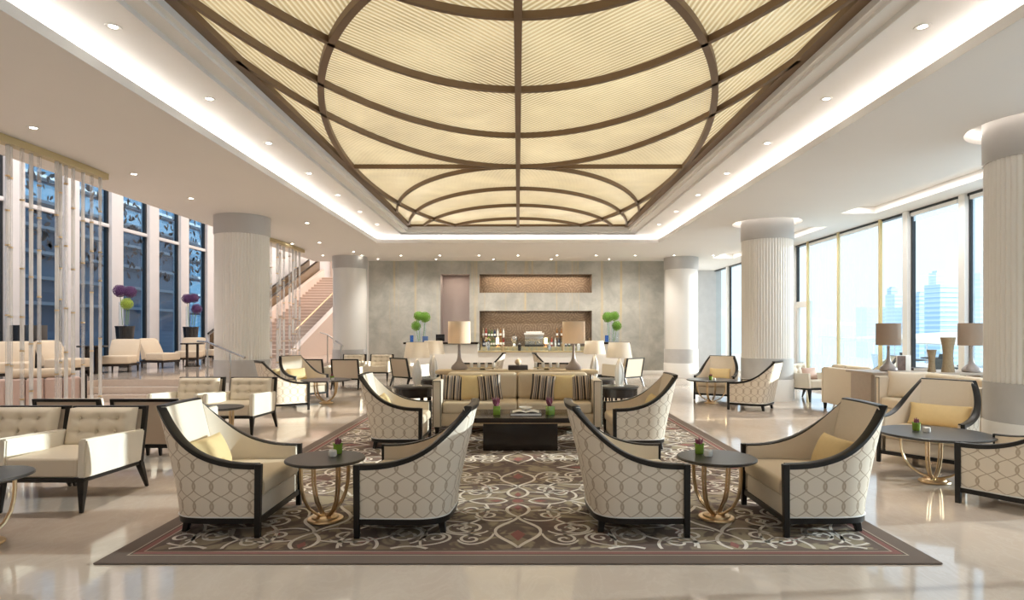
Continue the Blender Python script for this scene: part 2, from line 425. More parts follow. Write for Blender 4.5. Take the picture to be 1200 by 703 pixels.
def add_leg(bm, top, bot, w0, w1, bev=.003):
    (x, y, z), (a, b, c) = top, bot
    add_hexa(bm, [(a-w1, b-w1, c), (a+w1, b-w1, c), (a+w1, b+w1, c), (a-w1, b+w1, c),
                  (x-w0, y-w0, z), (x+w0, y-w0, z), (x+w0, y+w0, z), (x-w0, y+w0, z)], bev)
def add_lathe(bm, prof, n=24, cx=0, cy=0, flute=0.0, nf=0):
    rings = []
    for r, z in prof:
        if r < 1e-5: rings.append([bm.verts.new((cx, cy, z))]); continue
        rings.append([bm.verts.new((cx+r*math.cos(2*PI*i/n), cy+r*math.sin(2*PI*i/n), z)) for i in range(n)])
    for a, b in zip(rings, rings[1:]):
        for i in range(n):
            j = (i+1) % n
            if len(a) == 1 and len(b) == 1: continue
            if len(a) == 1: bm.faces.new((a[0], b[j], b[i]))
            elif len(b) == 1: bm.faces.new((a[i], a[j], b[0]))
            else: bm.faces.new((a[i], a[j], b[j], b[i]))
def lathe(name, mat, parent, prof, n=24, loc=(0, 0, 0), label=None, angle=35):
    bm = BM(); add_lathe(bm, prof, n); return obj(name, bm, mat, parent, loc, label=label, angle=angle)
def add_tube(bm, pts, r, n=6, closed=False, flat=None, cap=True):
    P = [Vector(p) for p in pts]; N = len(P); rings = []
    up = Vector((0, 0, 1)); prev = None
    for i in range(N):
        if closed: t = P[(i+1) % N]-P[i-1]
        else: t = P[min(i+1, N-1)]-P[max(i-1, 0)]
        t.normalize()
        if prev is None:
            a = t.cross(up) if abs(t.z) < .95 else t.cross(Vector((1, 0, 0)))
        else: a = prev-t*prev.dot(t)
        a.normalize(); prev = a; b = a.cross(t)
        rr = r[i] if isinstance(r, (list, tuple)) else r
        rings.append([bm.verts.new(P[i]+a*rr*math.cos(2*PI*k/n)+b*rr*math.sin(2*PI*k/n)) for k in range(n)])
    m = N if closed else N-1
    for i in range(m):
        A, B = rings[i], rings[(i+1) % N]
        for k in range(n): bm.faces.new((A[k], A[(k+1) % n], B[(k+1) % n], B[k]))
    if not closed and cap:
        bm.faces.new(rings[0][::-1]); bm.faces.new(rings[-1])
def add_sphere(bm, c, r, u=12, v=8, sq=(1, 1, 1)):
    t = bmesh.new(); bmesh.ops.create_uvsphere(t, u_segments=u, v_segments=v, radius=r)
    for q in t.verts: q.co = Vector((q.co.x*sq[0]+c[0], q.co.y*sq[1]+c[1], q.co.z*sq[2]+c[2]))
    merge(bm, t)
def grid_solid(bm, A, B, uv=None):
    """closed solid between two grids of points A[i][j] (outside) and B[i][j] (inside)"""
    ul = bm.loops.layers.uv.verify() if uv else None
    n, m = len(A), len(A[0])
    va = [[bm.verts.new(p) for p in r] for r in A]; vb = [[bm.verts.new(p) for p in r] for r in B]
    def face(vs, ids):
        try: f = bm.faces.new(vs)
        except ValueError: return
        if uv:
            for l, (i, j) in zip(f.loops, ids): l[ul].uv = uv[i][j]
    for i in range(n-1):
        for j in range(m-1):
            ids = [(i, j), (i+1, j), (i+1, j+1), (i, j+1)]
            face([va[a][b] for a, b in ids], ids); face([vb[a][b] for a, b in ids[::-1]], ids[::-1])
    for i in range(n-1):
        for j in (0, m-1):
            ids = [(i, j), (i+1, j), (i+1, j), (i, j)]; face([va[i][j], va[i+1][j], vb[i+1][j], vb[i][j]], ids)
    for j in range(m-1):
        for i in (0, n-1):
            ids = [(i, j), (i, j+1), (i, j+1), (i, j)]; face([va[i][j], va[i][j+1], vb[i][j+1], vb[i][j]], ids)
def pillow_mesh(name, w, h, t, mat, n=14, uvx=1.0):
    """stuffed cushion standing in the XZ plane, centre at origin"""
    bm = BM(); A, B, uv = [], [], []
    for i in range(n+1):
        u = -1+2*i/n; ra, rb, ru = [], [], []
        for j in range(n+1):
            v = -1+2*j/n
            k = max(0, (1-u*u))**.42*max(0, (1-v*v))**.42
            px = u*w/2*(1-.06*(1-v*v)*abs(u)); pz = v*h/2*(1-.06*(1-u*u)*abs(v))
            ra.append((px, -t/2*k-.003, pz)); rb.append((px, t/2*k+.003, pz)); ru.append(((u+1)/2*uvx, (v+1)/2))
        A.append(ra); B.append(rb); uv.append(ru)
    grid_solid(bm, A, B, uv)
    return finish(bm, name, mat, True, 80)

# ================================================================== ROOM SHELL
ZC = 3.84
WX = 7.74                    # right window plane
XL = -6.87                   # edge of the low ceiling on the left, void beyond
LW = -12.2                   # left window plane
BY = 20.8                    # back wall
PZ = .42                     # raised platform
o = struct(box('floor', 'floor', None, LW-.2, WX+.15, -4, 40, -.2, 0))

def ceiling():
    bm = BM(); edges = []
    def loop(pts):
        v = [bm.verts.new((x, y, ZC)) for x, y in pts]
        for i in range(len(v)): edges.append(bm.edges.new((v[i], v[(i+1) % len(v)])))
    loop([(XL, -4), (WX+.1, -4), (WX+.1, 24.2), (-5.0, 24.2), (-5.0, 20.9), (XL, 20.9)])
    loop([(-CX, 1.0), (CX, 1.0), (CX, CF), (-CX, CF)])
    for h in SLOTS: loop([(h[0], h[2]), (h[1], h[2]), (h[1], h[3]), (h[0], h[3])])
    for cx, cy, r in RINGS: loop([(cx+r*math.cos(2*PI*i/48), cy+r*math.sin(2*PI*i/48)) for i in range(48)])
    bmesh.ops.triangle_fill(bm, use_beauty=True, edges=edges)
    # recess sides and tops
    for h in SLOTS:
        x0, x1, y0, y1 = h; z1 = ZC+.14
        q = [(x0, y0), (x1, y0), (x1, y1), (x0, y1)]
        a = [bm.verts.new((x, y, ZC)) for x, y in q]; b = [bm.verts.new((x, y, z1)) for x, y in q]
        for i in range(4): bm.faces.new((a[i], a[(i+1) % 4], b[(i+1) % 4], b[i]))
        bm.faces.new(b)
    for cx, cy, r in RINGS:
        add_lathe(bm, [(r, ZC), (r, ZC+.13), (.3, ZC+.13)], 48, cx, cy)
    return struct(obj('ceiling', bm, 'plaster', None, smooth=False))
COLS = [(6.0, 7.05), (5.45, 13.45), (5.28, 19.9), (-5.72, 12.75), (-5.36, 19.6)]
SLOTS = [(6.46, 7.14, 2.0, 12.3), (6.3, 7.0, 13.9, 20.0)]
RINGS = [(6.0, 7.05, .72), (5.45, 13.45, .72)]
ceiling()
def coffer():
    t = []
    bm = BM()   # lip around the opening, with the shelf behind it
    for x0, x1, y0, y1 in ((-4.25, -CX, 1.0, 17.8), (CX, 4.25, 1.0, 17.8), (-CX, CX, CF, 17.8)):
        add_box(bm, x0, x1, y0, y1, ZC+.002, ZC+.10)
    struct(obj('trim_1', bm, 'plaster_white', None, smooth=False))
    bm = BM()   # recess side walls
    add_box(bm, -4.3, -4.2, 1.0, 17.8, ZC+.1, 4.3); add_box(bm, 4.2, 4.3, 1.0, 17.8, ZC+.1, 4.3)
    add_box(bm, -4.3, 4.3, 17.7, 17.8, ZC+.1, 4.3); add_box(bm, -4.3, 4.3, .9, 1.0, ZC, 4.3)
    struct(obj('trim_2', bm, 'plaster_white', None, smooth=False))
    bm = BM()   # tray soffit (four boards) + stepped mouldings around the glass
    def ring(a, b, fa, fb, na, nb, z0, z1):
        add_box(bm, -b, -a, nb, fb, z0, z1); add_box(bm, a, b, nb, fb, z0, z1)
        add_box(bm, -a, a, fa, fb, z0, z1); add_box(bm, -a, a, nb, na, z0, z1)
    ring(3.2, 4.2, 16.85, 17.7, 4.25, 1.0, 4.15, 4.25)
    struct(obj('trim_3', bm, 'plaster_white', None, smooth=False))
    bm = BM()
    ring(3.04, 3.2, 16.69, 16.85, 4.41, 4.25, 4.175, 4.25); ring(2.98, 3.04, 16.61, 16.69, 4.49, 4.41, 4.21, 4.3); ring(2.90, 2.98, 16.58, 16.61, 4.52, 4.49, 4.29, 4.36)
    ring(3.2, 3.24, 16.85, 16.89, 4.25, 4.21, 4.125, 4.155)
    struct(obj('trim_4', bm, 'plaster_white', None, smooth=False))
    struct(box('roof_slab', 'plaster', None, -5.0, WX+.3, -4, 24.4, 4.5, 4.7)); struct(box('roof_slab', 'plaster', None, XL, -5.0, -4, 20.9, 4.5, 4.7))
coffer()

struct(box('wall_light_block', 'plaster', None, LW, WX+.1, -4.2, -4, 0, 9))  # unseen wall behind the camera, added to cut the frontal light
# ---- skylight: backlit ribbed glass between curved bronze bars
SX, SN, SF, SZ = 2.92, 4.55, 16.55, 4.35
SM = 10.57; EA, EB, ST = 2.95, 5.98, 1.69
def skylight():
    root = thing('skylight', 'backlit golden ribbed glass ceiling panel divided by curved bronze bars', 'skylight', (0, 0, SZ))
    # curves as (centre y, semi x, semi y)
    ells = []
    for k in range(4): ells.append((SF+ST*k*.97, EA*1.03, EB))        # arches rising from the far end
    for k in range(4): ells.append((SM*2-SF-ST*k, EA*1.03, EB))       # arches of the near half
    big = (SM+.55, 2.86, 6.65)
    def half(y, e):
        t = 1-((y-e[0])/e[2])**2
        return e[1]*math.sqrt(t) if t > 0 else None
    far = [e for e in ells[:4]]; near = ells[4:]
    def arcs_at(y):
        xs = []
        for idx, e in enumerate(far):
            if SM <= y <= SF:
                h = half(y, e)
                if h is not None and h < SX and y <= e[0]: xs.append((h, 'f%d' % idx))
        for idx, e in enumerate(near):
            if y <= SM:
                h = half(y, e)
                if h is not None and h < SX and y >= e[0]: xs.append((h, 'n%d' % idx))
        h = half(y, big)
        if h is not None and h < SX: xs.append((h, 'b'))
        return sorted(xs)
    # panes: rows of trapezoids sharing a signature
    dy = .04; rows = int(round((SF-SN)/dy)); dy = (SF-SN)/rows
    panes = {}
    for r in range(rows):
        y0, y1 = SN+r*dy, SN+(r+1)*dy; ym = (y0+y1)/2
        xs = [0.0]+[x for x, _ in arcs_at(ym)]+[SX]
        for a, b in zip(xs, xs[1:]):
            if b-a < .004: continue
            xm = (a+b)/2
            sig = [ym > SM]
            for e in far+near+[big]: sig.append(((xm/e[1])**2+((ym-e[0])/e[2])**2) < 1)
            for e in far: sig.append(ym > e[0])
            inside = ((xm/big[1])**2+((ym-big[0])/big[2])**2) < 1
            panes.setdefault((tuple(sig), inside), []).append((a, b, y0, y1))
    for (sig, inside), cells in panes.items():
        if sum((b-a)*(y1-y0) for a, b, y0, y1 in cells) < .004: continue
        for s in (1, -1):
            bm = BM()
            for a, b, y0, y1 in cells:
                q = [(s*a, y0, 0), (s*b, y0, 0), (s*b, y1, 0), (s*a, y1, 0)]
                if s > 0: q = q[::-1]
                bm.faces.new([bm.verts.new(p) for p in q])
            bmesh.ops.remove_doubles(bm, verts=bm.verts, dist=.0005)
            obj('pane', bm, 'pane_in' if inside else 'pane_out', root, smooth=False)
    # bars
    def bar(pts, w, d=.07):
        bm = BM(); P = [Vector(p) for p in pts]; A, B = [], []
        for i in range(len(P)):
            t = P[min(i+1, len(P)-1)]-P[max(i-1, 0)]; t.normalize(); nrm = Vector((-t.y, t.x, 0))*w/2
            A.append([P[i]+nrm+Vector((0, 0, -d)), P[i]-nrm+Vector((0, 0, -d))])
            B.append([P[i]+nrm+Vector((0, 0, .01)), P[i]-nrm+Vector((0, 0, .01))])
        grid_solid(bm, A, B); obj('bar', bm, 'bronze_bar', root)
    def arc(e, ylo, yhi, w):
        pts = []
        for i in range(97):
            th = PI*2*i/96
            pts.append((e[1]*math.cos(th), e[0]+e[2]*math.sin(th)))
        # both sides, clipped to the rectangle; keep runs
        fine = [(e[1]*math.cos(2*PI*i/360), e[0]+e[2]*math.sin(2*PI*i/360)) for i in range(361)]
        run, runs = [], []
        for x, y in fine:
            if abs(x) <= SX-.01 and ylo <= y <= yhi: run.append((x, y, 0))
            else:
                if len(run) > 3: runs.append(run)
                run = []
        if len(run) > 3: runs.append(run)
        if len(runs) > 1 and runs[0][0] == (e[1], e[0], 0): runs[0] = runs.pop()+runs[0]
        for q in runs: bar(q, w)
    for e in far: arc(e, SM, min(SF, e[0]), .045)
    for e in near: arc(e, max(SN, e[0]), SM, .05)
    arc(big, SN, SF, .075)
    bar([(0, SN, 0), (0, SM, 0), (0, SF, 0)], .075, .08)
    bar([(-SX, SM, 0), (0, SM, 0), (SX, SM, 0)], .045)
    bm = BM()
    add_box(bm, -SX-.07, -SX+.05, SN-.05, SF+.05, -.07, .02); add_box(bm, SX-.05, SX+.07, SN-.05, SF+.05, -.07, .02)
    add_box(bm, -SX, SX, SF-.03, SF+.05, -.05, .02); add_box(bm, -SX, SX, SN-.05, SN+.05, -.05, .02)
    obj('frame', bm, 'bronze_bar', root, smooth=False)
skylight()

# ---- downlights
def downlights():
    bm = BM(); add_lathe(bm, [(.04, -.004), (.065, -.006), (.068, 0), (.04, .0)], 20); ring = finish(bm, 'trim_ring', 'white_paint')
    bm = BM(); add_lathe(bm, [(0, -.001), (.036, -.001)], 16); lens = finish(bm, 'lens', 'downlight')
    ORD = ('first', 'second', 'third', 'fourth', 'fifth', 'sixth', 'seventh', 'eighth', 'ninth', 'tenth', 'eleventh')
    P = [(s*3.53, 5.36+1.67*k, 4.148, 'tray beside the golden skylight', '%s from the front in the %s tray of the skylight' % (ORD[k], 'left' if s < 0 else 'right')) for s in (-1, 1) for k in range(7)]
    P += [(x, 16.75+.35, 4.148, 'tray beyond the skylight', '%s from the left in the far end of the skylight tray' % ORD[k]) for k, x in enumerate((-2.2, 0, 2.2))]
    low = [(-5.6, 7.1), (-5.75, 9.2), (-5.8, 10.9), (-5.3, 16.4), (-6.1, 16.6), (-4.6, 13.4), (-4.9, 18.3)]
    LN = ['nearest the left glass-rod screen', 'second along over the left glass rods', 'third along toward the large left column', 'over the second glass-rod screen, inner side', 'over the second glass-rod screen, outer side', 'right of the large left column', 'before the back left column']
    P += [(x, y, ZC-.001, 'low ceiling', 'in the low left ceiling, '+w) for (x, y), w in zip(low, LN)]
    P += [(-6.1+1.22*k, 19.2, ZC-.001, 'low ceiling', '%s from the left in the front row before the back wall' % ORD[k]) for k in range(11)]
    P += [(-4.6+1.9*k, 20.2, ZC-.001, 'low ceiling', '%s from the left in the row against the back wall' % ORD[k]) for k in range(6)]
    for i, (x, y, z, w, lb) in enumerate(P):
        r = thing('downlight', 'small downlight '+lb, 'downlight', (x, y, z), 0, 'downlights in the '+w)
        link('trim_ring', ring, r); link('lens', lens, r)
downlights()
for s in (-1, 1):
    for y in (6.2, 9.5, 12.8): spot('tray_spot', (s*3.5, y, 4.12), 110, size=1.2)
for x in (-4.2, -2.1, 0, 2.1, 4.2): spot('wall_spot', (x*.9, 18.7, 3.8), 90, aim=(0, .55, -1), size=1.9)

# ---- columns: fluted shaft, stone collar and band
def columns():
    def shaft():
        bm = BM(); nf, R, per = 56, .53, 6; n = nf*per; rings = []
        prof = [0, .006, .013, .016, .013, .006]
        for z in (.9, 3.48):
            rings.append([bm.verts.new(((R-.016+prof[i % per])*math.cos(2*PI*i/n), (R-.016+prof[i % per])*math.sin(2*PI*i/n), z)) for i in range(n)])
        for i in range(n): bm.faces.new((rings[0][i], rings[0][(i+1) % n], rings[1][(i+1) % n], rings[1][i]))
        return finish(bm, 'shaft', 'column', True, 60)
    sh = shaft()
    bm = BM(); add_lathe(bm, [(.525, .9), (.525, 3.48)], 64); sm = finish(bm, 'shaft', 'column_gloss')
    bm = BM(); add_lathe(bm, [(.50, 3.45), (.54, 3.45), (.545, 3.47), (.545, ZC+.12)], 64); co = finish(bm, 'collar', 'collar')
    bm = BM(); add_lathe(bm, [(.53, .45), (.54, .46), (.54, .90), (.5, .905)], 64); ba = finish(bm, 'stone_band', 'stone_grey')
    bm = BM(); add_lathe(bm, [(.55, 0), (.55, .44), (.54, .455), (.5, .455)], 64); pl = finish(bm, 'plinth', 'white_paint')
    names = ['tall fluted cream column nearest on the right, cut by the frame edge', 'fluted cream column before the right-hand windows, second along',
             'smooth cream column at the right end of the grey back wall', 'large fluted cream column beside the left glass-rod screens', 'cream column at the left end of the grey back wall']
    for (x, y), lb in zip(COLS, names):
        r = thing('column', lb, 'column', (x, y, 0))
        for nme, me in (('shaft', sm if y > 19 else sh), ('collar', co), ('stone_band', ba), ('plinth', pl)): link(nme, me, r)
columns()
def led_ring(cx, cy, r):
    bm = BM(); add_tube(bm, [(cx+r*math.cos(2*PI*i/32), cy+r*math.sin(2*PI*i/32), ZC+.10) for i in range(32)], .012, 5, True)
    return bm
for (cx, cy, r) in RINGS:
    tag(obj('led_ring', led_ring(cx, cy, r-.03), 'led'), 'glowing ring light in the ceiling around %s' % ('the nearest right column' if cy < 10 else 'the second right column'), 'light')
area('slot_light_a', (6.8, 7.2, ZC+.12), .2, 10, 60, COVE); area('slot_light_b', (6.65, 17, ZC+.12), .2, 6, 30, COVE)

# ---- back wall with niches and counter
def back_wall():
    bm = BM(); edges = []
    def loop(pts):
        v = [bm.verts.new((x, 0, z)) for x, z in pts]
        for i in range(len(v)): edges.append(bm.edges.new((v[i], v[(i+1) % len(v)])))
    holes = [(-2.62, -1.64, .0, 3.40), (-1.3, 2.5, 2.77, 3.4), (-1.3, 2.5, .82, 2.16)]
    loop([(-5.05, 0), (-2.62, 0), (-2.62, 3.4), (-1.64, 3.4), (-1.64, 0), (4.95, 0), (4.95, ZC), (-5.05, ZC)])
    for h in holes[1:]: loop([(h[0], h[2]), (h[1], h[2]), (h[1], h[3]), (h[0], h[3])])
    bmesh.ops.triangle_fill(bm, use_beauty=True, edges=edges)
    w = struct(obj('wall_back', bm, 'backwall', None, (0, BY, 0), smooth=False))
    bm = BM()
    for x0, x1, z0, z1 in holes[1:]:
        d = .55
        for q in (((x0, 0, z0), (x1, 0, z0), (x1, d, z0), (x0, d, z0)), ((x0, 0, z1), (x1, 0, z1), (x1, d, z1), (x0, d, z1)),
                  ((x0, 0, z0), (x0, d, z0), (x0, d, z1), (x0, 0, z1)), ((x1, 0, z0), (x1, d, z0), (x1, d, z1), (x1, 0, z1)),
                  ((x0, d, z0), (x1, d, z0), (x1, d, z1), (x0, d, z1))):
            bm.faces.new([bm.verts.new(p) for p in q])
    obj('niche_lining', bm, 'mosaic', w, smooth=False)
    bm = BM(); x0, x1, z0, z1 = holes[0]; d = .7
    for q in (((x0, 0, z1), (x1, 0, z1), (x1, d, z1), (x0, d, z1)), ((x0, 0, z0), (x0, d, z0), (x0, d, z1), (x0, 0, z1)),
              ((x1, 0, z0), (x1, d, z0), (x1, d, z1), (x1, 0, z1)), ((x0, d, z0), (x1, d, z0), (x1, d, z1), (x0, d, z1))):
        bm.faces.new([bm.verts.new(p) for p in q])
    obj('doorway_lining', bm, 'taupe', w, smooth=False)
    struct(box('wall_side', 'plaster', None, -5.15, -5.0, BY+.02, 40, 0, ZC))
    struct(box('wall_behind', 'plaster', None, -5.05, 4.95, BY+1.0, BY+1.1, 0, ZC))
    struct(box('baseboard_back', 'white_paint', None, -5.03, 4.93, BY-.03, BY-.002, 0, .14, .005))
    lens = BM(); add_lathe(lens, [(0, 0), (.025, 0)], 12); lm = finish(lens, 'lens', 'downlight')
    rg = BM(); add_lathe(rg, [(.025, -.004), (.042, -.006), (.044, 0)], 14); rm = finish(rg, 'trim_ring', 'steel')
    for z, w_ in ((3.398, 'upper'), (2.158, 'lower')):
        for k in range(7):
            x = -.85+.47*k
            r = thing('niche_downlight', 'tiny spotlight in the %s bronze niche, %s from the left' % (w_, NUM[k]), 'downlight', (x, BY+.22, z), 0, 'spotlights of the %s bronze niche' % w_)
            link('lens', lm, r); link('trim_ring', rm, r)
    for x in (-2.4, -2.1, -1.85):
        r = thing('niche_downlight', 'tiny spotlight in the top of the dim doorway, %s' % ('left' if x < -2.3 else 'middle' if x < -2 else 'right'), 'downlight', (x, BY+.25, 3.398), 0, 'spotlights of the doorway')
        link('lens', lm, r); link('trim_ring', rm, r)
    area('niche_light_upper', (.6, BY+.2, 3.38), 3.5, .08, 20, (1, .80, .58)); area('niche_light_lower', (.6, BY+.2, 2.14), 3.5, .08, 7, (1, .86, .68))
    area('doorway_light', (-2.13, BY+.25, 3.38), .7, .08, 3, (1, .86, .72))
back_wall()

def counter():
    r = thing('bar_counter', 'long white bar counter with dark tops before the bronze niche', 'counter', (0, 19.5, 0))
    for a, b in ((-3.45, -1.28), (2.42, 3.4)): box('tall_front', 'white_paint', r, a, b, 0, .55, .1, 1.06, .01)
    box('low_front', 'white_paint', r, -1.28, 2.42, .002, .6, .1, .80, .006)
    for a, b in ((-3.63, -1.27), (2.41, 3.55)): box('dark_top', 'espresso', r, a, b, -.08, .62, 1.06, 1.12, .006, label='dark counter top')
    box('low_top', 'champagne', r, -1.27, 2.41, -.04, .62, .80, .84, .005)
    box('plinth', 'dark_steel', r, -3.4, 3.35, .05, .5, 0, .1)
    box('glass_screen', 'glass', r, -1.27, 2.41, .0, .012, .84, 1.15)
    b = thing('back_bar_shelf', 'bronze back bar worktop inside the lower niche', 'shelf', (0, BY+.02, .822))
    box('worktop', 'champagne', b, -1.28, 2.48, .0, .5, 0, .12, .005)
    box('glass_shelf', 'glass', b, -1.28, 2.48, .2, .5, .42, .435)
    for x in (-1.26, .6, 2.46): box('bracket', 'brass', b, x-.012, x+.012, .2, .48, .12, .42)
    return b
counter()

# ---- right window wall
MULL = [17.0, 16.25, 14.7, 13.0, 12.05, 10.5, 8.9, 7.3, 5.7, 4.1, 2.5, .9, -.7, -2.3, -3.9]
def right_windows():
    kind = {17.0: 'pier', 16.25: 'gold', 14.7: 'gold', 13.0: 'gold', 12.05: 'pier', 10.5: 'pier'}
    allm = [24.0, 22.4, 20.8, 19.2, 17.6]+MULL
    n = 0
    for a, b in zip(allm, allm[1:]):
        n += 1
        w = bpy.data.objects.new('window_%d' % n, None); COL.objects.link(w); struct(w); w.location = (WX, (a+b)/2, 0)
        h = (a-b)/2
        box('pane', 'window_glass', w, -.008, .008, -h, h, .12, ZC)
        if b == 16.25:
            bm = BM(); add_box(bm, -.05, .05, -h, h, 2.12, 2.28); add_box(bm, -.04, .04, -h, -h+.06, 0, 2.12); add_box(bm, -.04, .04, h-.06, h, 0, 2.12)
            obj('door_frame', bm, 'white_paint', w, smooth=False)
        k = kind.get(b, 'pier' if b > 17 else 'gold')
        if k == 'gold': box('mullion', 'gold_mullion', w, -.10, -.045, -h-.035, -h+.035, 0, ZC, .004)
        else:
            box('mullion', 'white_paint', w, -.11, .03, -h-.0, -h+.15, 0, ZC, .004)
            box('dark_edge', 'dark_steel', w, -.035, .03, -h-.05, -h-.001, 0, ZC)
    struct(box('trim_5', 'dark_steel', None, WX-.06, WX+.06, -4, 24, ZC-.05, ZC-.002))
    struct(box('baseboard_right', 'white_paint', None, WX-.1, WX+.1, -4, 24, 0, .12))
    # sheer roller blinds
    i = 0
    for y0, y1, z0, lb in ((14.75, 16.2, .12, 'full-height white sheer blind in the bay beside the terrace door'), (13.05, 14.65, .12, 'full-height white sheer blind between the two gold mullions'),
                       (10.72, 11.98, 3.62, 'short white sheer blind rolled up over the skyline window'),
                       (8.92, 10.42, .12, None), (8.14, 8.91, .12, None), (5.70, 7.80, .12, None), (4.1, 5.69, .12, None), (2.5, 4.09, .12, None), (.9, 2.49, .12, None), (-.7, .89, .12, None), (-2.3, -.71, .12, None), (-3.9, -2.31, .12, None)):
        i += 1
        bm = BM(); A, B = [], []
        nn = 24
        for k in range(nn+1):
            y = y0+(y1-y0)*k/nn; dx = .006*math.sin(k*1.9)
            A.append([(dx, y, z0), (dx, y, ZC-.12)]); B.append([(dx+.002, y, z0), (dx+.002, y, ZC-.12)])
        grid_solid(bm, A, B)
        r = thing('sheer_blind', lb or 'white sheer blind nearer than the right column, %s toward the camera' % NUM[i-4], 'blind', (WX-.03, 0, 0), 0, None if lb else 'sheer blinds of the near right windows')
        obj('cloth', bm, 'sheer', r)
        box('head_rail', 'white_paint', r, -.05, .015, y0, y1, ZC-.12, ZC-.05, .004)
right_windows()
# far right return beyond the back wall
struct(box('wall_far_right', 'stone_grey', None, 4.95, WX+.2, 24.0, 24.2, 0, ZC))
struct(box('wall_return', 'pier', None, 4.95, 5.6, BY+.6, 24, 0, ZC))

# ---- left void: platform, window wall, upper levels
struct(box('platform_floor', 'floor', None, LW, -6.35, 13.5, 40, .0, PZ))
struct(box('platform_floor_side', 'floor', None, LW, -9.2, 6.5, 13.5, .0, PZ))
st = thing('platform_steps', 'three pale stone steps up to the raised left lounge', 'steps', (0, 0, 0))
for k in range(2):
    box('step', 'floor', st, -9.2, -6.35, 12.9+.3*k, 13.5, .001+.14*k, .14*(k+1), .006)
def left_windows():
    ys = [9.4+1.87*k for k in range(9)]
    n = 20
    for y in ys:
        n += 1
        w = bpy.data.objects.new('window_%d' % n, None); COL.objects.link(w); struct(w); w.location = (LW, y, PZ)
        box('pane', 'tinted_glass', w, -.01, .01, 0, 1.3, 0, 8.5)
        box('pier', 'pier', w, -.12, .16, 1.34, 1.87, 0, 8.6, .005)
        box('dark_edge', 'dark_steel', w, -.04, .06, 1.27, 1.34, 0, 8.5)
        box('transom', 'pier', w, -.06, .12, 0, 1.3, 4.12, 4.22, .004)
        # frosted leaf frit etched in the upper panes
        bm = BM()
        rnd = random.Random(int(y*100))
        for k in range(110):
            cy, cz = rnd.uniform(.05, 1.15), rnd.uniform(2.75, 8.3)
            a = rnd.uniform(0, 2*PI); L = rnd.uniform(.07, .14)
            d = Vector((0, math.cos(a), math.sin(a))); p = Vector((0, -d.z, d.y)); c = Vector((.013, cy, cz))
            pts = [c-d*L, c-d*L*.3+p*L*.42, c+d*L*.45+p*L*.30, c+d*L, c+d*L*.45-p*L*.30, c-d*L*.3-p*L*.42]
            if all(.0 < q.y < 1.24 for q in pts): bm.faces.new([bm.verts.new(q) for q in pts])
        f = obj('leaf_frit', bm, 'frit', w, smooth=False); f['kind'] = 'stuff'
    struct(box('wall_left', 'pier', None, LW-.2, LW, ys[-1]+1.87, 40, 0, 9)); struct(box('wall_left_near', 'pier', None, LW-.2, LW, -4, ys[0], 0, 9))
left_windows()
struct(box('fascia_left', 'plaster', None, XL-.02, XL+.12, -4, 20.9, ZC-.002, 9))
struct(box('fascia_back', 'plaster', None, XL, -5, 20.8, 20.9, ZC+.001, 9))
struct(box('roof_left', 'plaster', None, LW-.3, -4.9, -4, 40.2, 9, 9.2))
struct(box('wall_stair_back', 'pink_wall', None, LW-.2, -4.9, 40, 40.2, 0, 9))
struct(box('wall_stair_side', 'plaster', None, -5.1, -4.95, 20.85, 40, ZC, 9))
area('void_fill', (-9.3, 12, 8.8), 4, 16, 330, (1, .95, .9)); area('stair_fill', (-8.6, 31, 8.8), 5, 12, 240, (1, .90, .78)); area('hall_fill', (-6.6, 27, 8.7), 2, 8, 150, (1, .93, .86))  # unseen fill panels, added to brighten the void, stairs and corridor

